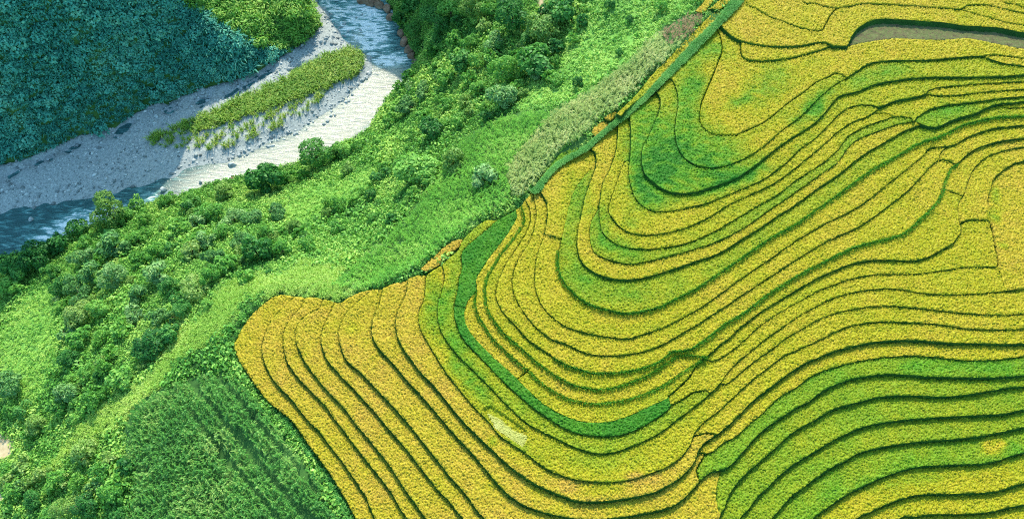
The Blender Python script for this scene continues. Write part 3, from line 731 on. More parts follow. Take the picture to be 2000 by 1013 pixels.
VERGE = P2('462,690 470,725 500,762 545,812 590,872 630,935 672,1013 690,1085 735,1085 690,1008 664,955 630,902 595,862 556,812 515,776 493,750 474,722 458,686')
BUND = P2('1470,-60 1453,0 1434,21 1411,45 1382,73 1340,118 1304,154 1256,200 1227,226 1180,264 1152,289 1118,309 1069,349 1053,373 1030,383 1008,410 1003,396 1030,373 1052,358 1090,316 1140,286 1150,279 1187,249 1223,218 1264,181 1302,140 1351,88 1401,40 1430,0 1448,-60')
PATHS = [P2('-40,845 8,848 26,862 28,882 14,893 -40,905'), P2('-40,938 6,950 8,985 -40,1000'), P2('1050,-40 1057,-40 1066,25 1058,29 1052,10')]
# ---------------------------------------------------------------- materials in use
M_RICE = rice_mat()
def grass_mat(name, stops, trans=.3):
    m, nt, out = new_mat(name)
    f = math_(nt, 'ADD', math_(nt, 'MULTIPLY', noise(nt, 5.0, 3, .7), .6), math_(nt, 'MULTIPLY', noise(nt, .35, 3), .4))
    leaf_shader(nt, out, ramp(nt, f, stops), trans, .6, .15)
    return m
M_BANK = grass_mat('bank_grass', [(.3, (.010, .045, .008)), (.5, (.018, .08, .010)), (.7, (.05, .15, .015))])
M_LUSH = grass_mat('lush_grass', [(.3, (.04, .18, .018)), (.5, (.08, .30, .025)), (.7, (.17, .40, .04))])
def ground_mat():
    m, nt, out = new_mat('ground')
    a = ramp(nt, noise(nt, .35, 6, .6), [(.3, (.025, .07, .018)), (.5, (.05, .13, .03)), (.7, (.09, .17, .04))])
    c = ramp(nt, noise(nt, .5, 6, .6), [(.3, (.08, .24, .04)), (.5, (.17, .36, .06)), (.7, (.30, .46, .10))])
    b = N(nt, 'ShaderNodeBsdfPrincipled'); b.inputs['Roughness'].default_value = .95; b.inputs['Specular IOR Level'].default_value = .1
    e = ramp(nt, noise(nt, .8, 5, .6), [(.3, (.38, .27, .14)), (.7, (.60, .46, .28))])
    nt.links.new(mix(nt, mix(nt, a, c, attr(nt, 'grassy')), e, attr(nt, 'bare')), b.inputs['Base Color']); nt.links.new(b.outputs[0], out.inputs[0])
    return m
M_GROUND = ground_mat()
M_FALLOW = simple_mat('fallow_soil', [(.3, (.06, .055, .025)), (.45, (.12, .10, .045)), (.55, (.10, .12, .035)), (.7, (.17, .14, .07))], 1.3, 6, .95, .12, 4)
M_STONE = simple_mat('stone', [(.25, (.13, .16, .16)), (.5, (.32, .35, .34)), (.75, (.56, .57, .54))], 1.1, 5, .85, .03, 6)
M_BROWNROCK = simple_mat('brown_rock', [(.25, (.14, .075, .045)), (.5, (.27, .16, .10)), (.75, (.38, .27, .19))], .9, 5, .85, .05, 4)
M_GRAVEL = simple_mat('gravel', [(.25, (.16, .18, .175)), (.5, (.31, .335, .32)), (.75, (.46, .47, .44))], 2.2, 8, .95, .12, 5)
M_BARK = simple_mat('bark', [(.3, (.09, .06, .04)), (.7, (.2, .15, .1))], 3, 4, .9)
M_PATH = simple_mat('bare_earth', [(.3, (.38, .27, .15)), (.7, (.55, .42, .26))], .8, 5, .95, .05, 4)

# ---------------------------------------------------------------- ground, river, stony bar
gi = np.arange(len(gx) * len(gy)).reshape(len(gy), len(gx))
gf = np.stack([gi[:-1, :-1].ravel(), gi[:-1, 1:].ravel(), gi[1:, 1:].ravel(), gi[1:, :-1].ravel()], 1)
gu_, gv_ = project(np.stack([GXX.ravel(), GYY.ravel(), GZ.ravel()], 1))
grassy = np.zeros(len(gu_))
gwob = 26 * (vnoise(GXX.ravel(), GYY.ravel(), 6, 14) - .5)
for q_ in (MEADOW, MEADOW2, MEADOW3, SLOPE): grassy = np.maximum(grassy, inside(gu_ + gwob, gv_ + gwob * .7, q_) * .75)
bare = np.zeros(len(gu_))
for q_ in PATHS: bare = np.maximum(bare, inside(gu_, gv_, q_))
structure(mesh_obj('ground', np.stack([GXX.ravel(), GYY.ravel(), GZ.ravel()], 1), gf, M_GROUND, attrs={'grassy': grassy, 'bare': bare}, smooth=True))

def water_mat():
    m, nt, out = new_mat('river_water')
    b = N(nt, 'ShaderNodeBsdfPrincipled'); b.inputs['Roughness'].default_value = .16; b.inputs['IOR'].default_value = 1.33
    g = N(nt, 'ShaderNodeNewGeometry')
    mp = N(nt, 'ShaderNodeMapping'); mp.inputs['Rotation'].default_value = (0, 0, R(-38)); mp.inputs['Scale'].default_value = (.38, 1.5, 1)
    nt.links.new(g.outputs['Position'], mp.inputs[0])
    n1 = N(nt, 'ShaderNodeTexNoise'); n1.inputs['Scale'].default_value = .9; n1.inputs['Detail'].default_value = 6; n1.inputs['Roughness'].default_value = .62; n1.inputs['Distortion'].default_value = .8
    nt.links.new(mp.outputs[0], n1.inputs['Vector'])
    fo = attr(nt, 'rapid')
    f = math_(nt, 'ADD', n1.outputs['Fac'], math_(nt, 'MULTIPLY', math_(nt, 'SUBTRACT', fo, .5), .34))
    col = ramp(nt, f, [(.0, (.012, .045, .045)), (.40, (.03, .10, .10)), (.52, (.09, .24, .23)), (.60, (.20, .38, .36)), (.67, (.78, .84, .82))])
    sand = mix(nt, col, (.50, .47, .37), attr(nt, 'shoal'))
    foam = ramp(nt, f, [(.58, (0, 0, 0)), (.66, (1, 1, 1))])
    nt.links.new(mix(nt, sand, (.8, .82, .8), foam), b.inputs['Base Color'])
    bp = N(nt, 'ShaderNodeBump'); bp.inputs['Distance'].default_value = .5; bp.inputs['Strength'].default_value = .9
    nt.links.new(n1.outputs['Fac'], bp.inputs['Height']); nt.links.new(bp.outputs[0], b.inputs['Normal'])
    nt.links.new(b.outputs[0], out.inputs[0])
    return m
M_WATER = water_mat()
WZ = ZR - .06
bx, by = np.meshgrid(np.arange(-262, 20, 1.0), np.arange(20, 300, 1.0))
bd = seg_dist(bx, by, bed_poly); bi = inside(bx, by, bed_poly) | (bd < 2.5)
wid = -np.ones(bx.shape, int)
q = bi[:-1, :-1] & bi[1:, :-1] & bi[:-1, 1:] & bi[1:, 1:]
ids = np.arange(bx.size).reshape(bx.shape)
qf = np.stack([ids[:-1, :-1][q], ids[:-1, 1:][q], ids[1:, 1:][q], ids[1:, :-1][q]], 1)
us, ind = np.unique(qf, return_inverse=True); qf = ind.reshape(qf.shape)
wx, wy = bx.ravel()[us], by.ravel()[us]
wu, wv = project(np.stack([wx, wy, np.full(wx.shape, WZ)], 1))
def blob(u, v, items):
    out = np.zeros(np.shape(u))
    for cu, cv, ru, rv, ang, a in items:
        c, s = math.cos(R(ang)), math.sin(R(ang)); du, dv = u - cu, v - cv
        x = (du * c + dv * s) / ru; y = (-du * s + dv * c) / rv
        out += a * np.exp(-(x * x + y * y) ** 1.6 * .9)
    return out
rapid = np.clip(.18 + blob(wu, wv, [(130, 445, 90, 22, -25, .75), (215, 425, 40, 20, -25, .7), (290, 385, 30, 12, -20, .4), (710, 45, 60, 60, 50, .75), (770, 118, 40, 14, -5, .8), (735, 85, 30, 25, 40, .35), (455, 350, 16, 10, 0, .8), (640, 10, 30, 20, 40, .5), (420, 355, 60, 16, -20, .35), (700, 210, 60, 40, -40, .25)]), 0, 1)
shoal = np.clip(blob(wu, wv, [(420, 350, 90, 28, -15, .8), (540, 315, 110, 40, -20, .95), (660, 250, 90, 50, -40, 1.0), (740, 180, 50, 60, -60, 1.0), (775, 140, 16, 14, 0, .3), (700, 75, 14, 20, 45, .5)]), 0, .92)
structure(mesh_obj('river', np.stack([wx, wy, np.full(wx.shape, WZ)], 1), qf, M_WATER, attrs={'rapid': rapid, 'shoal': shoal}, smooth=True))

bar_poly = np.vstack([wp(FOOT, ZR), wp(BAR_EDGE, ZR)[::-1]])[:, :2]
POOLS = ['213,268 228,250 250,238 262,240 250,256 232,268', '318,214 330,204 347,203 346,213 330,219', '378,204 392,192 405,193 404,203 390,208', '434,190 452,175 470,165 470,176 455,190 443,192', '468,172 490,158 530,136 534,143 500,162 480,178', '60,322 90,308 105,302 100,310 70,326', '570,140 590,132 606,128 600,137 580,143', '10,345 40,330 48,332 20,350', '120,296 150,280 160,280 135,296']
sx, sy = np.meshgrid(np.arange(-230, 0, .5), np.arange(40, 240, .5))
sd = seg_dist(sx, sy, bar_poly); si = inside(sx, sy, bar_poly)
edge_d = seg_dist(sx, sy, wp(BAR_EDGE, ZR)[:, :2], False)
sz = ZR + np.minimum(.75, -.42 + edge_d * .24) + (vnoise(sx, sy, 2.2, 5) - .5) * .35 + (vnoise(sx, sy, 9, 6) - .5) * .5
for p in POOLS:
    w = wp(p, ZR)[:, :2]; c = w.mean(0)
    near = np.hypot(sx - c[0], sy - c[1]) < 14
    d = np.full(sx.shape, 9.0); d[near] = seg_dist(sx[near], sy[near], w) + (vnoise(sx[near], sy[near], 1.6, 71) - .5) * 1.6; ins = np.zeros(sx.shape, bool); ins[near] = inside(sx[near], sy[near], w)
    sz = np.where(ins, np.minimum(sz, WZ + .12 - d * .5), np.minimum(sz, np.maximum(WZ + d * .8, WZ - .05)) if False else np.where(d < 1.0, np.minimum(sz, WZ + .05 + d * .6), sz))
sz = np.where(si, sz, np.minimum(sz, ZR - .3 - sd * .5) + np.where(edge_d > sd + .1, sd * .6 + .6, 0))
ok = si | (sd < 3)
q = ok[:-1, :-1] & ok[1:, :-1] & ok[:-1, 1:] & ok[1:, 1:]
ids = np.arange(sx.size).reshape(sx.shape)
qf = np.stack([ids[:-1, :-1][q], ids[:-1, 1:][q], ids[1:, 1:][q], ids[1:, :-1][q]], 1)
us, ind = np.unique(qf, return_inverse=True)
structure(mesh_obj('gravel_bar', np.stack([sx.ravel()[us], sy.ravel()[us], sz.ravel()[us]], 1), ind.reshape(qf.shape), M_GRAVEL, smooth=True))
def bar_z(x, y):
    i = np.clip(((np.asarray(x) + 230) / .5).round().astype(int), 0, sx.shape[1] - 1); j = np.clip(((np.asarray(y) - 40) / .5).round().astype(int), 0, sx.shape[0] - 1)
    return sz[j, i]

# ---------------------------------------------------------------- rice terraces
def tufts(P, n, per, length, spread, lean=.5):
    # blades of grass: thin triangles rooted at P, leaning along n
    k = len(P); L = rng.uniform(length[0], length[1], k); a = rng.uniform(0, 2 * math.pi, k)
    side = np.stack([np.cos(a), np.sin(a), np.zeros(k)], 1) * (spread * rng.uniform(.5, 1.2, k))[:, None]
    tip = P + np.stack([n[:, 0] * lean * L, n[:, 1] * lean * L, L * rng.uniform(.6, 1, k)], 1) + rng.normal(0, .08, (k, 3))
    V = np.stack([P - side, P + side, tip], 1).reshape(-1, 3)
    return V, np.arange(k * 3).reshape(-1, 3)

BLOBS = [(1265, 300, 45, 110, 0, -.46), (1340, 345, 90, 45, 0, -.42), (1440, 335, 60, 30, -25, -.3), (1340, 200, 26, 110, 12, -.3), (1370, 290, 70, 40, 0, -.3),
     # greener or riper patches inside a crop: u, v, ru, rv, angle, change
    (1480, 185, 60, 40, -30, -.2), (1520, 160, 60, 30, -20, -.12), (1440, 200, 30, 10, -30, -.25), (1530, 125, 90, 18, -10, -.1), (1395, 100, 30, 18, 0, -.25), (1430, 100, 18, 40, 0, -.12), (1415, 185, 40, 40, 0, .1),
    (1590, 210, 45, 18, -45, -.42), (1710, 150, 60, 20, -10, -.22), (1740, 130, 30, 14, 0, -.12), (1340, 125, 30, 22, 0, -.05), (1350, 200, 30, 50, 0, -.12), (1390, 240, 30, 30, 0, -.15), (1475, 285, 80, 14, -35, .12),
    (1560, 300, 60, 14, -40, -.1), (1300, 395, 30, 14, 0, -.14), (1260, 380, 14, 16, 0, -.2), (1330, 385, 60, 12, -8, -.05), (1420, 355, 50, 10, -20, -.12), (1130, 380, 30, 60, -15, -.18), (1110, 470, 18, 60, -10, -.15), (1180, 440, 16, 40, 0, -.2), (1210, 480, 50, 18, 15, -.22),
    (1190, 560, 70, 25, 10, -.14), (1130, 540, 30, 30, 40, -.12), (1230, 575, 40, 14, 0, -.1), (1230, 435, 20, 10, 0, -.16), (1250, 640, 80, 14, 0, -.1), (850, 600, 26, 50, 0, -.3), (880, 560, 14, 30, 0, -.2), (890, 670, 30, 30, 45, -.25), (920, 740, 60, 22, 48, -.35), (870, 540, 12, 20, 0, .25), (868, 690, 14, 20, 45, .2),
    (1140, 890, 60, 26, 15, -.05), (1240, 930, 20, 12, 0, .3), (1110, 950, 20, 10, 10, .28), (1010, 880, 40, 20, 40, -.12), (1170, 955, 45, 12, 0, -.25), (1280, 935, 16, 10, 0, .15), (960, 860, 12, 10, 45, -.3), (1800, 930, 200, 16, -10, -.12), (1940, 870, 24, 18, -10, .42), (1985, 880, 16, 20, 0, -.15),
    (1620, 720, 60, 8, -25, -.12), (1880, 716, 120, 14, 2, -.1), (1700, 500, 60, 20, -15, .05), (1740, 400, 40, 14, -35, -.1), (1740, 450, 40, 14, -35, -.08), (1640, 330, 30, 12, -40, -.08), (1840, 217, 50, 14, -12, -.16), (1945, 420, 14, 14, 0, -.3), (1945, 380, 10, 20, 0, -.25), (1958, 478, 8, 6, 0, -.25), (1980, 470, 60, 90, 0, .08), (1690, 215, 20, 10, 0, -.1), (1390, 560, 60, 12, -35, .08),
    (700, 800, 200, 200, 0, .03), (690, 640, 20, 14, 0, -.1), (640, 590, 12, 10, 0, -.12), (1035, 385, 30, 30, 0, .1), (1500, 80, 60, 40, 0, .04), (1340, 290, 40, 30, 0, -.08), (1470, 330, 30, 12, -25, -.2)]

ROOTS = {}
class Mesh:
    def __init__(s): s.v = []; s.f = []; s.n = 0; s.a = []
    def add(s, V, F, a=None):
        s.v.append(V); s.f.append(np.asarray(F) + s.n); s.n += len(V)
        s.a.append(np.zeros(len(V)) if a is None else a)
    def arrays(s): return np.vstack(s.v), np.vstack(s.f), np.concatenate(s.a)

def paddy(name, loops, z, ripe, label, group, member, extra=None, soil=False, spacing=.135, cat='rice terrace'):
    """one terrace: loops = boundary in survey units as lists of (u, v, kind, drop); member(u, v) tells what lies inside"""
    W = []; KIND = []; DROP = []; E = []
    for lp in loops:
        p = []
        for i, (u, v, kind, drop) in enumerate(lp):
            u2, v2 = lp[(i + 1) % len(lp)][:2]
            k = max(1, int(math.hypot(u2 - u, v2 - v) / 2.4))
            for j in range(k): p.append((u + (u2 - u) * j / k, v + (v2 - v) * j / k, kind, drop))
        w = on_level([q[0] for q in p], [q[1] for q in p], z)
        s = len(W); W.extend(w.tolist()); KIND += [q[2] for q in p]; DROP += [q[3] for q in p]
        E += [(s + i, s + (i + 1) % len(p)) for i in range(len(p))]
    W = np.array(W); nb = len(W)
    jit = rng.normal(0, .035, (nb, 2))
    W[:, :2] += jit
    x0, y0 = W[:, :2].min(0); x1, y1 = W[:, :2].max(0)
    X, Y = np.meshgrid(np.arange(x0, x1, spacing), np.arange(y0, y1, spacing * .87))
    X = X + (np.arange(X.shape[0]) % 2)[:, None] * spacing * .5
    X = (X + rng.uniform(-.35, .35, X.shape) * spacing).ravel(); Y = (Y + rng.uniform(-.35, .35, Y.shape) * spacing).ravel()
    u, v = project(np.stack([X, Y, np.full(X.shape, z)], 1))
    m = member(u, v)
    for du, dv in ((1.3, 0), (-1.3, 0), (0, 1.3), (0, -1.3)): m &= member(u + du, v + dv)
    X, Y = X[m], Y[m]
    pts2 = [Vector(p) for p in W[:, :2].tolist()] + [Vector(p) for p in zip(X.tolist(), Y.tolist())]
    cv, ce, cf, ov, oe, of = delaunay_2d_cdt(pts2, E, [], 0, 1e-5, True)
    CV = np.array([tuple(p) for p in cv]); CF = np.array([f for f in cf if len(f) == 3])
    c = CV[CF].mean(1)
    cu, cvv = project(np.stack([c[:, 0], c[:, 1], np.full(len(c), z)], 1))
    CF = CF[member(cu, cvv)]
    onb = np.zeros(len(CV), bool); low = np.zeros(len(CV))
    dep = {'t': .42, 'd': .06, 'D': .06, 'L': .06, 'g': .06, 'n': 0.0, 'F': .05, 'o': .10}
    for i, o_ in enumerate(ov):
        for q in o_:
            if q < nb: onb[i] = True; low[i] = max(low[i], dep[KIND[q]])
    uu, vv = project(np.stack([CV[:, 0], CV[:, 1], np.full(len(CV), z)], 1))
    if soil: H = (vnoise(CV[:, 0], CV[:, 1], .8, 3) - .5) * .12 - .16 + rng.normal(0, .02, len(CV))
    else:
        H = rng.uniform(-.18, .16, len(CV)) + (vnoise(CV[:, 0], CV[:, 1], .7, 4) - .5) * .12 + (vnoise(CV[:, 0], CV[:, 1], 5, 8) - .5) * .16
        H = np.where(onb, np.minimum(H, .02) - low, H)
        lodge = inside(uu, vv, LODGED); H = np.where(lodge, H - .34, H)
    wob = 14 * (vnoise(CV[:, 0], CV[:, 1], 1.6, 12) - .5); streak = .55 + .9 * vnoise(CV[:, 0] * .5 + CV[:, 1], CV[:, 1] - CV[:, 0] * .6, .9, 13)
    g = ripe + blob(uu + wob, vv + wob * .6, BLOBS) * streak + (vnoise(CV[:, 0], CV[:, 1], 3.5, 9) - .5) * .14
    if extra: g = extra(uu, vv, g)
    V3 = np.stack([CV[:, 0], CV[:, 1], z + H], 1)
    base = W[:, :2].mean(0); root = empty(name, (base[0], base[1], z - .5))
    off = np.array([base[0], base[1], z - .5])
    used, inv = np.unique(CF, return_inverse=True)
    mesh_obj('stubble' if soil else 'rice_crop', V3[used] - off, inv.reshape(CF.shape), M_FALLOW if soil else M_RICE, root, {'ripe': np.clip(g[used], -.05, 1.05)})
    # the grown-over bank that carries it
    b = Mesh(); lush = Mesh()
    s = 0
    for lp_start, lp_len in loop_spans(E):
        idx = np.arange(lp_start, lp_start + lp_len); w = W[idx, :2] - jit[idx]
        t = np.roll(w, -3, 0) - np.roll(w, 3, 0); t /= np.linalg.norm(t, axis=1)[:, None] + 1e-9
        nn = np.stack([t[:, 1], -t[:, 0]], 1)
        if (w[:, 0] * np.roll(w[:, 1], -1) - np.roll(w[:, 0], -1) * w[:, 1]).sum() < 0: nn = -nn
        drop = np.array([DROP[i] for i in idx]); lushk = np.array([KIND[i] == 'g' for i in idx]); tall = np.array([KIND[i] == 'F' for i in idx])
        flag = drop > .07
        sel = flag & np.roll(flag, -1)
        if not sel.any(): continue
        top = z - .02 - (.14 if soil else 0)
        rows = []
        for off_, fr in ((-.03, 0), (.04, .35), (.13, .66), (.26, .9), (.31, 1.0)):
            r_ = rng.uniform(-.05, .05, len(idx)) * (fr > 0)
            o2 = (off_ + lushk * fr * .22 + tall * fr * .12) * np.clip(drop / .55, .3, 1.25) + r_
            rows.append(np.stack([w[:, 0] + nn[:, 0] * o2, w[:, 1] + nn[:, 1] * o2, top - (drop + .3) * fr + rng.uniform(-.03, .03, len(idx)) - .06 * (fr == 0)], 1))
        V = np.vstack(rows); k = len(idx); i = np.where(sel)[0]; j = (i + 1) % k
        F = np.vstack([np.stack([a * k + i, a * k + j, (a + 1) * k + j, (a + 1) * k + i], 1) for a in range(4)])
        F3 = np.vstack([F[:, [0, 1, 2]], F[:, [0, 2, 3]]])
        b.add(V - off, F3)
        seg_w = .2
        for mesh, msk, per, ln, sp in ((b, flag & ~lushk, 5, (.12, .30), .045), (lush, flag & lushk, 13, (.25, .5), .06)):
            q = np.where(msk)[0]
            if not len(q): continue
            q = np.repeat(q, per); fr = rng.uniform(.05, 1.0, len(q)) if mesh is b else rng.uniform(-.5, .9, len(q))
            o2 = (.02 + .27 * fr * np.clip(drop[q] / .55, .3, 1.25) + lushk[q] * (fr * .22 + .05))
            P = np.stack([w[q, 0] + nn[q, 0] * o2 + rng.uniform(-.1, .1, len(q)), w[q, 1] + nn[q, 1] * o2 + rng.uniform(-.1, .1, len(q)), top - (drop[q] + .1) * np.clip(fr, 0, 1) - .05 + (.16 * rng.rand(len(q)) if mesh is lush else 0)], 1)
            tv, tf = tufts(P, nn[q], per, ln, sp); mesh.add(tv - off, tf)
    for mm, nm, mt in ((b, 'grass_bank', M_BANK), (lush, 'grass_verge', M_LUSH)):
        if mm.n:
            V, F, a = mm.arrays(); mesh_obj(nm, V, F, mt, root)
    tag(root, label, cat, group); ROOTS[label] = (root, z)
    return root

def loop_spans(E):
    out = []; s = 0
    for i, (a, b_) in enumerate(E):
        if b_ < a: out.append((b_, a - b_ + 1))
    return out

LODGED = pts('943,797 959,792 995,816 1028,839 1030,856 1021,871 995,856 966,835 950,816')
seed_of = {}
for u, v, ripe, label in SEEDS:
    r = int(reg_at(u, v))
    if r < 0 or r in seed_of: print('SEED', u, v, r, seed_of.get(r))
    seed_of[r] = (ripe, label)
half = {}
for t, fa in enumerate(TF):
    r = TLAB[t]
    if r < 0: continue
    for i in range(3):
        a, b_ = fa[i], fa[(i + 1) % 3]
        ts = TED[(min(a, b_), max(a, b_))]
        o_ = [TLAB[x] for x in ts if x != t]; s_ = o_[0] if o_ else -1
        if s_ != r:
            ow = TCON.get((min(a, b_), max(a, b_)), (-1, None))[0]
            half.setdefault(r, []).append((a, b_, 'o' if s_ < 0 else LINE[ow][0] if ow >= 0 else 'o', int(s_)))
for r, hs in half.items():
    if TAREA[r] < 260: continue
    nxt = {}
    for h in hs: nxt.setdefault(h[0], []).append(h)
    loops = []
    while nxt:
        a = next(iter(nxt)); lp = []; st = a
        while a in nxt:
            h = nxt[a].pop(); 
            if not nxt[a]: del nxt[a]
            drop = 1.25 if h[3] < 0 else LEVEL[r] - LEVEL[h[3]]
            lp.append((TV[h[0]][0], TV[h[0]][1], h[2], drop)); a = h[1]
            if a == st: break
        if len(lp) > 8: loops.append(lp)
    if not loops: continue
    if r not in seed_of:
        c = TCEN[TLAB == r].mean(0); print('UNSEEDED', r, c, TAREA[r])
        seed_of[r] = (.6, 'rice terrace')
    ripe, label = seed_of[r]
    paddy('fallow_terrace' if ripe < 0 else 'rice_terrace', loops, LEVEL[r], ripe, label, None if ripe < 0 else 'rice terraces on the hillside', lambda u, v, r=r: reg_at(np.clip(u, U0, 2105), np.clip(v, V0, 1105)) == r, soil=ripe < 0)
for poly, ripe, label, ref, dz in SMALL:
    p = smooth(pts(poly) + pts(poly)[:1], 4.0)[:-1]
    c = np.mean(p, 0); g_ = on_ground(np.array([c[0]]), np.array([c[1]]))[0]
    pp = [(u, v, 'o', .6) for u, v in p]
    if sum(a[0] * b_[1] - b_[0] * a[1] for a, b_ in zip(p, p[1:] + p[:1])) > 0: pp = pp[::-1]
    paddy('rice_paddy', [pp], g_[2] + dz, ripe, label, 'small rice paddies along the edge of the maize', lambda u, v, p=p: inside(u, v, p), cat='rice paddy')

# rice blown flat in one place: pale stalks lying downhill over dark gaps
root, lz = ROOTS['mottled rice terrace with flattened straw and dark gaps in its middle']
fm = Mesh(); k = 900
fu = rng.uniform(943, 1031, k * 4); fv = rng.uniform(792, 872, k * 4); m_ = inside(fu, fv, pts('950,805 975,818 1000,840 1029,850 1021,871 995,856 966,835')); fu, fv = fu[m_][:k], fv[m_][:k]
A_ = on_level(fu, fv, lz - .3 + rng.uniform(0, .16, len(fu))); L_ = rng.uniform(.4, .9, len(fu)); an = R(-28) + rng.normal(0, .28, len(fu))
d_ = np.stack([np.cos(an), np.sin(an), np.zeros(len(fu))], 1); s_ = np.stack([-d_[:, 1], d_[:, 0], np.zeros(len(fu))], 1) * .045
V = np.stack([A_ - s_, A_ + s_, A_ + d_ * L_[:, None] + s_ * .4 + [0, 0, .05]], 1).reshape(-1, 3) - np.array(root.location)
M_STRAW = grass_mat('pale_straw', [(.3, (.34, .36, .06)), (.5, (.56, .54, .13)), (.7, (.72, .66, .26))])
mesh_obj('flattened_rice', V, np.arange(len(V)).reshape(-1, 3), M_STRAW, root)
# ---------------------------------------------------------------- foliage prototypes
def quads(C, Nn, size, aspect=.55, droop=0.0):
    # leaf-sized diamonds centred at C facing Nn
    k = len(C); Nn = Nn / (np.linalg.norm(Nn, axis=1)[:, None] + 1e-9)
    t = np.cross(Nn, rng.normal(0, 1, (k, 3))); t /= np.linalg.norm(t, axis=1)[:, None] + 1e-9
    b = np.cross(Nn, t); L = (size * rng.uniform(.7, 1.3, k))[:, None]
    V = np.stack([C - t * L - Nn * L * droop, C + b * L * aspect, C + t * L - Nn * L * droop, C - b * L * aspect], 1).reshape(-1, 3)
    return V, np.arange(4 * k).reshape(-1, 4), np.repeat(rng.rand(k), 4)

def rand_dir(k, up=-.3):
    d = rng.normal(0, 1, (k * 4, 3)); d /= np.linalg.norm(d, axis=1)[:, None]
    d = d[d[:, 2] > up][:k]
    return d

def bush_proto(k, r=.6, h=.8, size=.17, up=.35):
    d = rand_dir(k, -.1); k = len(d); rr = rng.uniform(.55, 1.05, k)[:, None]
    lump = 1 + .25 * np.sin(d[:, :1] * 5 + rng.rand() * 6) * np.cos(d[:, 1:2] * 5 + rng.rand() * 6)
    C = d * rr * lump * np.array([r, r, h]); return quads(C, d + rng.normal(0, .55, (k, 3)) + np.array([0, 0, up]), size, .6, .2)

def blades_proto(k, r, h, w, lean=.6, seg=2):
    Vs = []; Fs = []; A = []; n0 = 0
    for i in range(k):
        a = rng.uniform(0, 2 * math.pi); q = rng.uniform(0, r); L = h * rng.uniform(.65, 1.1); le = lean * rng.uniform(.3, 1.2)
        d = np.array([math.cos(a), math.sin(a), 0]); s = np.array([-d[1], d[0], 0]) * w * .5
        p0 = d * q; p1 = p0 + d * le * L * .35 + np.array([0, 0, L * .7]); p2 = p1 + d * le * L * .55 + np.array([0, 0, L * (.3 - .35 * le)])
        Vs += [p0 - s, p0 + s, p1 + s, p1 - s, p1 - s, p1 + s, p2 + s * .25, p2 - s * .25]
        Fs += [[n0, n0 + 1, n0 + 2, n0 + 3], [n0 + 4, n0 + 5, n0 + 6, n0 + 7]]; n0 += 8; A += [rng.rand()] * 8
    return np.array(Vs), np.array(Fs), np.array(A)

def maize_proto(h=1.9, leaves=9):
    Vs = []; Fs = []; A = []; n0 = 0; a = rng.uniform(0, 6)
    for i in range(leaves):
        z = h * (.25 + .65 * i / leaves); a += math.pi + rng.normal(0, .5); L = rng.uniform(.5, .8) * (1 - .25 * i / leaves); w = .075
        d = np.array([math.cos(a), math.sin(a), 0]); s = np.array([-d[1], d[0], 0]) * w
        p = [np.array([0, 0, z]), d * L * .5 + np.array([0, 0, z + .28 * L]), d * L + np.array([0, 0, z - .1 * L])]
        ws = [.7, 1.0, .15]
        for q in range(2):
            Vs += [p[q] - s * ws[q], p[q] + s * ws[q], p[q + 1] + s * ws[q + 1], p[q + 1] - s * ws[q + 1]]
            Fs.append([n0, n0 + 1, n0 + 2, n0 + 3]); n0 += 4
        A += [rng.uniform(.2, .8)] * 8
    for i in range(3):                       # tassel
        a2 = rng.uniform(0, 6); d = np.array([math.cos(a2), math.sin(a2), 0]); s = np.array([-d[1], d[0], 0]) * .03
        p0 = np.array([0, 0, h * .88]); p1 = p0 + d * .14 + np.array([0, 0, .3])
        Vs += [p0 - s, p0 + s, p1 + s, p1 - s]; Fs.append([n0, n0 + 1, n0 + 2, n0 + 3]); n0 += 4; A += [1.0] * 4
    return np.array(Vs), np.array(Fs), np.array(A)

def scatter(name, P, scale, protos, mat, plant=None, yaw=None, tilt=.0, flat=None):
    """many small plants that nobody could count, as one mesh"""
    k = len(P); which = rng.randint(0, len(protos), k); yaw = rng.uniform(0, 6.283, k) if yaw is None else yaw
    plant = rng.rand(k) if plant is None else plant
    Vs = []; Fs = []; La = []; Pl = []; n0 = 0
    for w, (V, F, A) in enumerate(protos):
        i = np.where(which == w)[0]
        if not len(i): continue
        c, s = np.cos(yaw[i])[:, None], np.sin(yaw[i])[:, None]; sc = scale[i][:, None]
        X = (V[None, :, 0] * c - V[None, :, 1] * s) * sc; Y = (V[None, :, 0] * s + V[None, :, 1] * c) * sc; Z = V[None, :, 2] * sc * (1 if flat is None else flat)
        Q = np.stack([X + P[i, 0, None], Y + P[i, 1, None], Z + P[i, 2, None]], -1).reshape(-1, 3)
        Vs.append(Q); Fs.append((F[None] + (np.arange(len(i)) * len(V))[:, None, None]).reshape(-1, F.shape[1]) + n0); n0 += len(Q)
        La.append(np.tile(A, len(i))); Pl.append(np.repeat(plant[i], len(V)))
    return mesh_obj(name, np.vstack(Vs), np.vstack(Fs), mat, None, {'leaf': np.concatenate(La), 'plant': np.concatenate(Pl)})

MOUNT_W = np.vstack([wp(FOOT, ZR)[:, :2], [[-60, 310], [-270, 310], [-270, 60]]])

def world_points(spacing, x0, x1, y0, y1, jit=.5):
    X, Y = np.meshgrid(np.arange(x0, x1, spacing), np.arange(y0, y1, spacing))
    X = (X + rng.uniform(-jit, jit, X.shape) * spacing).ravel(); Y = (Y + rng.uniform(-jit, jit, Y.shape) * spacing).ravel()
    Z = ground(X, Y); P = np.stack([X, Y, Z], 1)
    u, v = project(P)
    m = (u > -150) & (u < 1560) & (v > -110) & (v < 1130)
    return P[m], u[m], v[m]

def not_land(P, u, v):
    # true where the ground is river bed, stony bar or terrace
    r = reg_at(np.clip(u, U0, 2105), np.clip(v, V0, 1105)) >= 0
    r &= (u > U0) & (v > V0) & (v < 1100)
    bedm = inside(P[:, 0], P[:, 1], bed_poly)
    return r | bedm

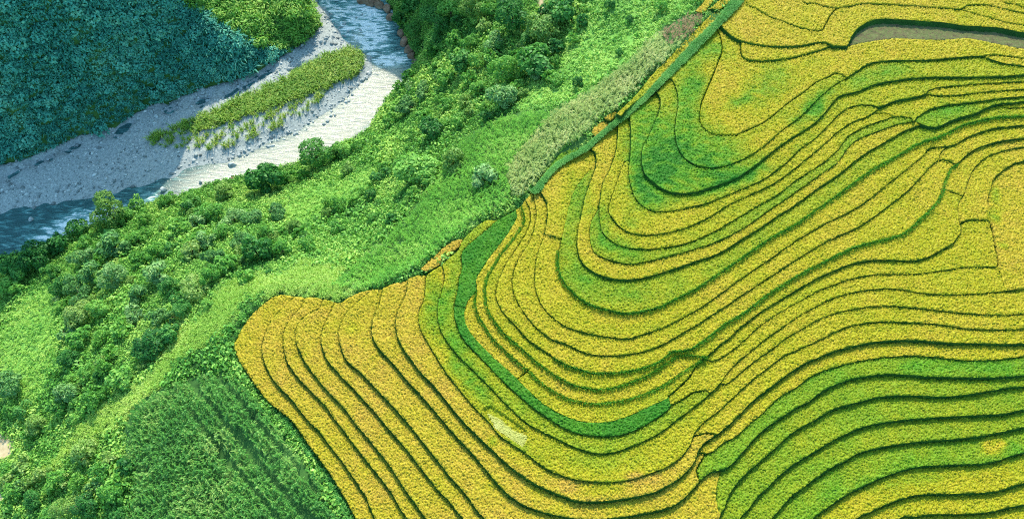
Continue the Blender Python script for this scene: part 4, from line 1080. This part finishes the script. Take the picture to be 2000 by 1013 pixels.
# ---------------------------------------------------------------- foliage colours
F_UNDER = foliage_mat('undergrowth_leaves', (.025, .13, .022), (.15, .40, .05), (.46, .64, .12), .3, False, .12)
F_MEADOW = foliage_mat('meadow_leaves', (.10, .34, .05), (.27, .52, .07), (.50, .66, .14), .32, False, .12)
F_SLOPE = foliage_mat('slope_grass', (.18, .38, .05), (.40, .60, .09), (.64, .72, .20), .32, False, .15)
F_HILL_SHADE = foliage_mat('shade_toned_hill_leaves', (.03, .17, .12), (.09, .42, .31), (.24, .56, .36), .3, False, .08)  # the hillside's blue-green shade is put into this leaf colour
F_MAIZE = foliage_mat('maize_leaves', (.03, .14, .03), (.11, .31, .045), (.44, .54, .14), .3, False, .2, .5, .2)
F_MAIZE2 = foliage_mat('green_maize_leaves', (.045, .19, .03), (.18, .44, .05), (.46, .62, .14), .3, False, .2, .5, .2)
F_PALE = foliage_mat('drying_maize_leaves', (.12, .25, .05), (.34, .43, .11), (.66, .60, .26), .25, False, .25)
F_BROWN = foliage_mat('withered_maize_leaves', (.14, .08, .03), (.36, .22, .11), (.52, .38, .22), .2, False, .3)
F_REED = foliage_mat('reed_leaves', (.07, .24, .03), (.25, .42, .05), (.60, .62, .14), .3, False, .12)
F_LUSH = foliage_mat('verge_leaves', (.04, .20, .035), (.10, .34, .05), (.24, .50, .10), .3, False, .2)

# ---------------------------------------------------------------- ground cover
bushes = [bush_proto(34, .62, .7) for i in range(6)]
small_b = [bush_proto(18, .45, .34, .16, 1.0) for i in range(6)]
P, u, v = world_points(.62, -180, 60, -40, 175)
out = not_land(P, u, v) | inside(P[:, 0], P[:, 1], MOUNT_W)
inm = np.zeros(len(P), bool)
for q in (MZ_A, MZ_B, MZ_C, MZ_D, BUND): inm |= inside(u, v, q)
for q in SMALL: inm |= inside(u, v, pts(q[0]))
for q in PATHS: inm |= inside(u, v, q)
uw = u + 30 * (vnoise(P[:, 0], P[:, 1], 5, 14) - .5) + rng.normal(0, 5, len(u)); vw = v + 22 * (vnoise(P[:, 0], P[:, 1], 5, 15) - .5) + rng.normal(0, 5, len(u))
mead = inside(uw, vw, MEADOW) | inside(uw, vw, MEADOW2); slope = inside(uw, vw, SLOPE); mead3 = inside(uw, vw, MEADOW3); verge = inside(u, v, VERGE)
sprinkle = rng.rand(len(u)) < .16; mead &= ~sprinkle; mead3 &= ~sprinkle
base = ~out & ~inm
q = base & ~mead & ~slope & ~verge & ~mead3
big = vnoise(P[:, 0], P[:, 1], 7, 21)
pl = np.clip(vnoise(P[:, 0], P[:, 1], 5, 22) * 1.2 - .1 + rng.normal(0, .12, len(P)), 0, 1)
scatter('undergrowth', P[q] + [0, 0, -.1], rng.uniform(.6, 1.3, q.sum()) * (.65 + 1.0 * big[q] ** 1.5 * (rng.rand(q.sum()) > .5) + .25), bushes, F_UNDER, pl[q])['kind'] = 'stuff'
COL.objects['undergrowth']['label'] = 'dense mixed green undergrowth covering the river slope'
q = base & (mead | mead3)
Pm = P[q].repeat(2, 0) + np.c_[rng.normal(0, .3, (q.sum() * 2, 2)), np.zeros(q.sum() * 2)]
o = scatter('meadow_growth', Pm, rng.uniform(.6, 1.2, len(Pm)), small_b, F_MEADOW, np.clip(pl[q].repeat(2) + rng.normal(0, .1, len(Pm)), 0, 1)); o['kind'] = 'stuff'; o['label'] = 'bright green low meadow growth on the valley side'
grassp = [blades_proto(14, .22, .55, .06, .8) for i in range(5)]
q = base & slope
Ps = P[q].repeat(4, 0) + np.c_[rng.normal(0, .3, (q.sum() * 4, 2)), np.zeros(q.sum() * 4)]
o = scatter('slope_grass', Ps, rng.uniform(.7, 1.4, len(Ps)), grassp, F_SLOPE, np.clip(pl[q].repeat(4) + rng.normal(0, .1, len(Ps)), 0, 1)); o['kind'] = 'stuff'; o['label'] = 'yellow-green tall grass on the slope below the terraces'
vp, vu, vv_ = world_points(.34, -80, 60, -40, 175)
q = (inside(vu, vv_, VERGE) | inside(vu, vv_, BUND))
for s_ in SMALL: q &= ~inside(vu, vv_, pts(s_[0]))
q &= ~((reg_at(np.clip(vu, U0, 2105), np.clip(vv_, V0, 1105)) >= 0) & (vu > U0))
o = scatter('verge_grass', vp[q], rng.uniform(.7, 1.5, q.sum()), grassp + small_b, F_LUSH); o['kind'] = 'stuff'; o['label'] = 'lush green grass on the verge and the ridge path beside the rice'

# the grassy path along the ridge, a raised bund between the terraces and the ribbon of rice
RL = smooth(P2('1432,-40 1430,0 1401,40 1351,90 1302,142 1264,182 1223,220 1206,236 1187,251 1152,282 1142,290 1118,304 1090,320 1069,339 1052,363 1038,374'), 4.0)
RR = smooth(P2('1462,-40 1453,0 1411,45 1363,95 1304,154 1256,200 1227,226 1206,243 1180,264 1152,289 1145,295 1118,310 1090,328 1069,349 1057,370 1045,379'), 4.0)
nb_ = 90
def even(L, k):
    L = np.array(L); s = np.r_[0, np.cumsum(np.linalg.norm(np.diff(L, axis=0), axis=1))]; t = np.linspace(0, s[-1], k)
    return np.stack([np.interp(t, s, L[:, 0]), np.interp(t, s, L[:, 1])], 1)
EL, ER = even(RL, nb_), even(RR, nb_)
lv = []
for a_, b_ in zip(EL, ER):
    d_ = (b_ - a_) / np.linalg.norm(b_ - a_); r_ = reg_at(*(b_ + d_ * 9)); lv.append(LEVEL[r_] if r_ >= 0 else (lv[-1] if lv else LEVEL[reg_at(1480, 5)]))
lv = np.convolve(np.pad(lv, 6, mode='edge'), np.ones(13) / 13, 'valid') + .06
rows_ = []
for t_, dz in ((-.25, -1.3), (-.05, -.35), (.12, .02), (.5, .16), (.88, .05), (1.02, -.3), (1.1, -1.3)):
    q_ = EL + (ER - EL) * t_; rows_.append(on_level(q_[:, 0], q_[:, 1], lv + dz) + rng.normal(0, .03, (nb_, 3)))
V = np.vstack(rows_); ii = np.arange(nb_ - 1)
F = np.vstack([np.stack([a_ * nb_ + ii, a_ * nb_ + ii + 1, (a_ + 1) * nb_ + ii + 1, (a_ + 1) * nb_ + ii], 1) for a_ in range(6)])
bund = mesh_obj('grassy_bund', V, F, M_LUSH)
tag(bund, 'long straight grassy bund between the golden ribbon and the bends', 'bund')
kk = 5200; t_ = rng.uniform(-.12, 1.0, kk); s_ = rng.uniform(0, nb_ - 1.001, kk); i0 = s_.astype(int); f_ = (s_ - i0)[:, None]
q_ = (EL[i0] * (1 - f_) + EL[i0 + 1] * f_) + ((ER[i0] * (1 - f_) + ER[i0 + 1] * f_) - (EL[i0] * (1 - f_) + EL[i0 + 1] * f_)) * t_[:, None]
bp_ = on_level(q_[:, 0], q_[:, 1], lv[i0] + .08 - .35 * (t_ < 0))
o = scatter('bund_grass', bp_, rng.uniform(.5, 1.0, kk), grassp, F_LUSH, np.clip(vnoise(bp_[:, 0], bp_[:, 1], 2, 45) + rng.normal(0, .1, kk), 0, 1)); o.parent = bund; o['kind'] = 'stuff'

# hillside across the river
P, u, v = world_points(.52, -255, 0, 60, 290)
gxn = (ground(P[:, 0] + .7, P[:, 1]) - ground(P[:, 0] - .7, P[:, 1])) / 1.4; gyn = (ground(P[:, 0], P[:, 1] + .7) - ground(P[:, 0], P[:, 1] - .7)) / 1.4
area = np.sqrt(1 + gxn ** 2 + gyn ** 2); nrmv = np.stack([-gxn, -gyn, np.ones(len(P))], 1) / area[:, None]
q = inside(P[:, 0], P[:, 1], MOUNT_W) & (v > -105) & (rng.rand(len(P)) < area * .34)
P = P + nrmv * .12
big_hb = [bush_proto(170, 1.7, 1.6, .3) for i in range(5)]
hb = [bush_proto(42, .85, .9, .24) for i in range(6)] + [blades_proto(22, .5, 1.5, .14, .9) for i in range(3)]
pl = np.clip(vnoise(P[:, 0], P[:, 1], 6, 31) * 1.1 - .05 + rng.normal(0, .12, len(P)), 0, 1)
LIT_SHOULDER = P2('330,-90 338,0 400,30 440,54 482,78 512,95 548,104 580,92 640,66 640,45 620,22 600,-5 570,-90')  # growth inside takes lighter yellow-green leaves: sunlight put into the colour
sh = q & inside(u, v, LIT_SHOULDER); q &= ~sh
sc_ = rng.uniform(.7, 1.35, len(P)) * (.7 + .8 * vnoise(P[:, 0], P[:, 1], 8, 33))
o = scatter('hillside_forest', P[q], sc_[q], hb, F_HILL_SHADE, pl[q]); o['kind'] = 'stuff'; o['label'] = 'dense forest cover on the shaded hillside across the river'
w_ = q & (rng.rand(len(P)) < .055)
o2_ = scatter('hillside_crowns', P[w_] + nrmv[w_] * .5, rng.uniform(.6, 1.3, w_.sum()), big_hb, F_HILL_SHADE, np.clip(rng.normal(.45, .3, w_.sum()), 0, 1)); o2_['kind'] = 'stuff'; o2_['label'] = 'tree crowns of the shaded hillside forest'
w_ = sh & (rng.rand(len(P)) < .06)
o2_ = scatter('lit_shoulder_crowns', P[w_] + nrmv[w_] * .5, rng.uniform(.6, 1.2, w_.sum()), big_hb, F_UNDER, np.clip(rng.normal(.45, .3, w_.sum()), 0, 1)); o2_['kind'] = 'stuff'; o2_['label'] = 'tree crowns on the shoulder of the hill, coloured as sunlit'
o = scatter('lit_shoulder_growth', P[sh], sc_[sh], hb, F_UNDER, np.clip(pl[sh] + .15, 0, 1)); o['kind'] = 'stuff'; o['label'] = 'hillside growth coloured as sunlit on the shoulder of the hill across the river'

# ---------------------------------------------------------------- maize
mz = [maize_proto() for i in range(6)]
def maize(name, poly, mat, label, dirpx, row=.72, step=.42, gaps=None, h=1.0, bias=0.0):
    a, b = on_ground(np.array([dirpx[0][0], dirpx[1][0]], float), np.array([dirpx[0][1], dirpx[1][1]], float))
    d = (b - a)[:2]; d /= np.linalg.norm(d); nrm = np.array([-d[1], d[0]])
    I, J = np.meshgrid(np.arange(-160, 160, step), np.arange(-120, 120, row))
    J = J + .09 * np.sin(I * .4)
    X = a[0] + I * d[0] + J * nrm[0]; Y = a[1] + I * d[1] + J * nrm[1]
    X = (X + rng.normal(0, .12, X.shape)).ravel(); Y = (Y + rng.normal(0, .12, Y.shape)).ravel()
    J = J.ravel()
    P = np.stack([X, Y, ground(X, Y)], 1); u, v = project(P + [0, 0, .8])
    m = inside(u + rng.normal(0, 2.5, len(u)), v + rng.normal(0, 2.5, len(u)), poly) & (rng.rand(len(u)) > .06 + .25 * (vnoise(X, Y, 2.5, 43) < .2))
    if gaps is not None: m &= gaps(u, v, J)
    k = m.sum(); pl = np.clip(vnoise(X[m], Y[m], 4, 41) * .9 + rng.normal(0, .18, k) + bias, 0, 1)
    o = scatter(name, P[m], rng.uniform(.6, 1.15, k) * h, mz, mat, pl)
    return tag(o, label, 'maize field', None, 'stuff')
maize('maize_field', MZ_A, F_MAIZE, 'dark green maize field in the lower left with thin rows along the golden terraces', ((420, 745), (640, 1000)),
      gaps=lambda u, v, J: ~((np.abs(((J + 400) % 3.3) - 1.6) < .45) & (u > 330 + (v - 740) * .62)))
maize('maize_field', MZ_B, F_MAIZE2, 'mid green maize field between the wooded slope and the small rice terraces', ((700, 540), (1000, 300)), .6, .38, None, .85)
maize('maize_field', MZ_C, F_PALE, 'pale drying maize strip along the ridge path', ((1010, 340), (1300, 70)), .55, .36, None, .85)
maize('maize_field', MZ_D, F_BROWN, 'withered brown maize at the upper end of the pale strip', ((1310, 70), (1360, 35)), .6, .4, None, .7)

# ---------------------------------------------------------------- plants on the stony bar
ISLE = P2('285,272 330,252 400,226 470,192 520,170 560,152 620,117 680,96 708,104 712,126 695,155 650,180 600,218 545,250 500,270 450,288 408,302 390,292 350,290 300,288')
X, Y = np.meshgrid(np.arange(-130, -20, .62), np.arange(80, 180, .62)); X = (X + rng.uniform(-.31, .31, X.shape)).ravel(); Y = (Y + rng.uniform(-.31, .31, Y.shape)).ravel()
P = np.stack([X, Y, bar_z(X, Y)], 1); u, v = project(P)
q = inside(u, v, ISLE); P, u, v = P[q], u[q], v[q]
upper = v < np.interp(u, [285, 400, 520, 620, 712], [275, 255, 215, 180, 140])
dens = np.where(upper, 1.0, .55 * (np.sin((P[:, 0] * .85 - P[:, 1] * .52) * 2.1) > -.35)) * np.clip(vnoise(P[:, 0], P[:, 1], 3, 51) * 1.6 + .25, 0, 1.2)
q = rng.rand(len(P)) < dens
reeds = [blades_proto(20, .35, 1.3, .10, .75) for i in range(6)]
o = scatter('reed_bed', P[q], rng.uniform(.6, 1.25, q.sum()) * np.where(upper[q], 1.1, .85), reeds, F_REED, np.clip(.5 + rng.normal(0, .25, q.sum()) - .15 * upper[q], 0, 1)); o['kind'] = 'stuff'; o['label'] = 'yellow-green reeds growing on the stony island'
q2 = (rng.rand(len(P)) < .3) & upper
o = scatter('island_bushes', P[q2], rng.uniform(.6, 1.1, q2.sum()), bushes, F_REED, rng.uniform(0, .5, q2.sum())); o['kind'] = 'stuff'; o['label'] = 'low green bushes among the reeds of the island'

# ---------------------------------------------------------------- stones
import bmesh
def stone_proto(sub, rough=.22, flat=.62):
    bm = bmesh.new(); bmesh.ops.create_icosphere(bm, subdivisions=sub, radius=1.0)
    V = np.array([tuple(v.co) for v in bm.verts]); F = np.array([[v.index for v in f.verts] for f in bm.faces]); bm.free()
    ax = rng.normal(0, 1, (6, 3)); ax /= np.linalg.norm(ax, axis=1)[:, None]
    for a in ax:                              # knock flats off it
        d = V @ a; c = rng.uniform(.5, .85); V = np.where((d > c)[:, None], V - (d - c)[:, None] * a * .9, V)
    V = V * (1 + rng.uniform(-rough, rough, (len(V), 1)) * .5) * np.array([rng.uniform(.8, 1.2), rng.uniform(.7, 1.0), flat])
    return V, F, np.zeros(len(V))
X = rng.uniform(-170, -20, 90000); Y = rng.uniform(70, 225, 90000)
q = inside(X, Y, bar_poly); X, Y = X[q], Y[q]
Z = bar_z(X, Y); P = np.stack([X, Y, Z], 1); u, v = project(P)
dens = np.clip(vnoise(X, Y, 5, 61) * 1.3, .25, 1) * np.where(inside(u, v, ISLE), .35, 1)
q = (rng.rand(len(P)) < dens * .62) & (Z > WZ + .03) & (u > -90) & (v > -90); P = P[q]
sc = np.clip(rng.lognormal(-1.6, .5, len(P)), .08, .6)
o = scatter('river_stones', P, sc, [stone_proto(1, .2) for i in range(5)] if False else [stone_proto(0, .3) for i in range(8)], stone_mat()); o['kind'] = 'stuff'; o['label'] = 'grey river stones covering the stony bar'

protoB = [mesh_obj('boulder', *stone_proto(3, .10)[:2], M_STONE) for i in range(4)]
protoR = [mesh_obj('boulder', *stone_proto(3, .12, .8)[:2], M_BROWNROCK) for i in range(3)]
firstB = {}
def boulder(u, v, r, label, group=None, rock=False, surf='bar'):
    w = on_level(u, v, ZR + .3)
    z = bar_z(w[0], w[1]) if surf == 'bar' else ZR + .1
    if surf == 'land': w = on_ground(np.array([u]), np.array([v]))[0]; z = w[2]
    src = random.choice(protoR if rock else protoB)
    o = src if src.name not in firstB else src.copy()
    if src.name in firstB: COL.objects.link(o)
    firstB[src.name] = 1
    o.location = (w[0], w[1], max(z, WZ - .1) + r * .15); s = r
    o.scale = (s, s, s); o.rotation_euler = (random.uniform(-.2, .2), random.uniform(-.2, .2), random.uniform(0, 6.28))
    tag(o, label, 'boulder', group)
boulder(452, 321, 1.0, 'largest pale flat boulder at the sunlit lip of the stony bar')
boulder(455, 349, .8, 'brown rock standing in the white water of the sunlit river', None, True, 'water')
boulder(391, 355, .5, 'small dark rock in the river just below the end of the stony bar', None, False, 'water')
boulder(319, 369, .8, 'lone pale boulder in shaded water near the downstream tip of the bar', None, False, 'water')
boulder(60, 428, .7, 'lone rock in the shaded river at the left edge', None, False, 'water')
boulder(565, 136, 1.0, 'big pale boulder beside the still pool at the foot of the hill')
boulder(547, 322, .5, 'small dark rock in the sunlit river beside the leafy bank', None, False, 'water')
for i in range(46):
    t = random.random(); cu = 590 + 95 * t + random.uniform(-35, 35); cv = 118 - 80 * t + random.uniform(-26, 26)
    boulder(cu, cv, random.uniform(.3, .62), 'grey boulder in the sunlit boulder field upstream of the island', 'boulders upstream of the island')
for i in range(60):
    t = random.random(); cu = np.interp(t, [0, .5, 1], [470, 640, 735]) + random.uniform(-12, 12); cv = np.interp(t, [0, .5, 1], [306, 226, 140]) + random.uniform(-10, 8)
    boulder(cu, cv, random.uniform(.28, .6), 'grey boulder on the stony shore between the island and the sunlit river', 'boulders along the river shore')
for i in range(40):
    t = random.random(); cu = 250 + 240 * t + random.uniform(-12, 12); cv = 248 - 92 * t + random.uniform(-12, 14)
    boulder(cu, cv, random.uniform(.3, .7), 'pale boulder beside the dark pools at the foot of the shaded hill', 'boulders by the pools')
for cu, cv, r in ((705, 2, 1.6), (722, 5, 1.9), (740, 10, 1.7), (757, 18, 1.5), (764, 34, 1.3)):
    boulder(cu, cv, r, 'brown rock of the outcrop at the top bend of the rapids', 'rocks at the top bend', True, 'water')
for cu, cv, r in ((783, 66, 1.3), (792, 82, 1.6), (798, 97, 1.5), (806, 110, 1.5), (812, 121, 1.2)):
    boulder(cu, cv, r, 'brown rock at the foot of the shaded wood beside the rapids', 'rocks below the shaded wood', True, 'water')

# ---------------------------------------------------------------- trees
def crown_mesh(Rr, k, size, kind):
    nl = random.randint(6, 10); L = []
    for i in range(nl):
        a = 2 * math.pi * i / nl + random.uniform(-.4, .4); q = Rr * random.uniform(.35, .78) * (0 if i == 0 else 1)
        L.append((q * math.cos(a), q * math.sin(a), Rr * random.uniform(-.1, .45) + (Rr * .35 if i == 0 else 0), Rr * random.uniform(.26, .52)))
    L = np.array(L); w = L[:, 3] ** 2; which = rng.choice(nl, k * 2, p=w / w.sum())
    d = rng.normal(0, 1, (k * 2, 3)); d /= np.linalg.norm(d, axis=1)[:, None]
    C = L[which, :3] + d * (L[which, 3] * rng.uniform(.72, 1.08, k * 2))[:, None]
    dist = np.linalg.norm(C[:, None] - L[None, :, :3], axis=2) / L[None, :, 3]
    dist[np.arange(len(C)), which] = 9
    m = (dist.min(1) > .8) & ((d[:, 2] > -.45) | (rng.rand(k * 2) < .3)) ; C, d = C[m][:k], d[m][:k]
    hang = {'g': .35, 'd': .2, 'm': .25, 'l': .2}[kind]
    return quads(C, d * .8 + rng.normal(0, .5, (len(C), 3)) + np.array([0, 0, .4]), size, .5 if kind != 'g' else .36, hang)

def trunk_mesh(Rr, hgt):
    V = []; F = []
    def limb(p0, p1, r0, r1, n=7):
        s = len(V); d = np.array(p1) - np.array(p0); L = np.linalg.norm(d); d = d / L
        a = np.cross(d, [0.3, .9, .2]); a /= np.linalg.norm(a); b = np.cross(d, a)
        for q in range(4):
            t = q / 3; c = np.array(p0) + d * L * t + a * .12 * Rr * math.sin(3 * t) * .4
            for i in range(n):
                an = 2 * math.pi * i / n; V.append(c + (a * math.cos(an) + b * math.sin(an)) * (r0 + (r1 - r0) * t))
        for q in range(3):
            for i in range(n): F.append([s + q * n + i, s + q * n + (i + 1) % n, s + (q + 1) * n + (i + 1) % n, s + (q + 1) * n + i])
    limb((0, 0, -1.2), (.05, 0, hgt), Rr * .085, Rr * .05)
    for i in range(5):
        a = i * 1.3 + random.random(); limb((0, 0, hgt * random.uniform(.55, .95)), (Rr * .55 * math.cos(a), Rr * .55 * math.sin(a), hgt + Rr * random.uniform(.1, .5)), Rr * .045, Rr * .015)
    return np.array(V), F

F_TREE = {'d': foliage_mat('dark_tree_leaves', (.012, .085, .022), (.05, .22, .035), (.18, .42, .08)),
          'm': foliage_mat('green_tree_leaves', (.028, .14, .025), (.12, .36, .045), (.32, .56, .10)),
          'l': foliage_mat('pale_tree_leaves', (.06, .18, .03), (.19, .36, .06), (.42, .54, .15)),
          'g': foliage_mat('grey_green_tree_leaves', (.035, .15, .04), (.13, .34, .08), (.42, .62, .22), .3, True, .8, .5, .25)}
PROTO = {}
for kind in 'dmlg':
    for size, (Rr, k, ls) in enumerate(((1.5, 460, .22), (2.4, 1050, .25), (3.5, 1900, .30))):
        for var in range(3):
            V, F, A = crown_mesh(Rr, int(k * (1, .5, 1.15)[var]), ls * (1, 1.6, .85)[var] * (1.15 if kind == 'g' else 1), kind)
            me = mesh_obj('crown', V, F, F_TREE[kind], None, {'leaf': A}); md = me.data; bpy.data.objects.remove(me)
            tv, tf = trunk_mesh(Rr, Rr * .75); t = mesh_obj('trunk', tv, tf, M_BARK, None, smooth=True); td = t.data; bpy.data.objects.remove(t)
            PROTO[kind, size, var] = (Rr, md, td)
def tree(u, v, rpx, kind, label, group, name='broadleaf_tree', cat='tree'):
    g = on_ground(np.array([float(u)]), np.array([float(v)]), 1.0)[0]
    dist = np.linalg.norm(g - np.array([0, 0, CAM_H])); r = rpx / PX * dist
    g = on_ground(np.array([float(u)]), np.array([float(v)]), r * .85)[0]
    size = 0 if r < 1.75 else 1 if r < 2.8 else 2
    Rr, md, td = PROTO[kind, size, random.randrange(3)]
    s = r / Rr; z = ground(g[0], g[1])
    root = empty(name, (g[0], g[1], z)); root.rotation_euler = (0, 0, random.uniform(0, 6.28))
    c = bpy.data.objects.new('crown', md); COL.objects.link(c); c.parent = root; c.location = (0, 0, r * .8); c.scale = (s * random.uniform(.85, 1.2), s * random.uniform(.85, 1.2), s * random.uniform(.8, 1.1))
    t = bpy.data.objects.new('trunk', td); COL.objects.link(t); t.parent = root; t.scale = (s, s, s)
    tag(root, label, cat, group)
for where, _, rows in WOOD:
    for row in rows.split():
        u, v, r, k = row.split(',')
        tree(float(u), float(v), float(r), k, f'{KINDS[k]} broadleaf tree {where}', f'{KINDS[k]} trees {where}')
for u, v, r, k, label in SOLO:
    tree(u, v, r, k, label, None, 'bush' if 'bush' in label else 'broadleaf_tree', 'bush' if 'bush' in label else 'tree')
# bushy growth between the trees, each bush its own
for poly, n_, label, group in FILL:
    poly = pts(poly); xs = [p[0] for p in poly]; ys = [p[1] for p in poly]; got = []
    for i in range(n_ * 60):
        u, v = random.uniform(min(xs), max(xs)), random.uniform(min(ys), max(ys))
        if inside(np.array([u]), np.array([v]), poly)[0] and all(math.hypot(u - a, v - b) > 11 for a, b in got):
            got.append((u, v))
            tree(u, v, random.uniform(8, 14), random.choice('mmdgml'), label, group, 'bush', 'bush')
            if len(got) >= n_: break
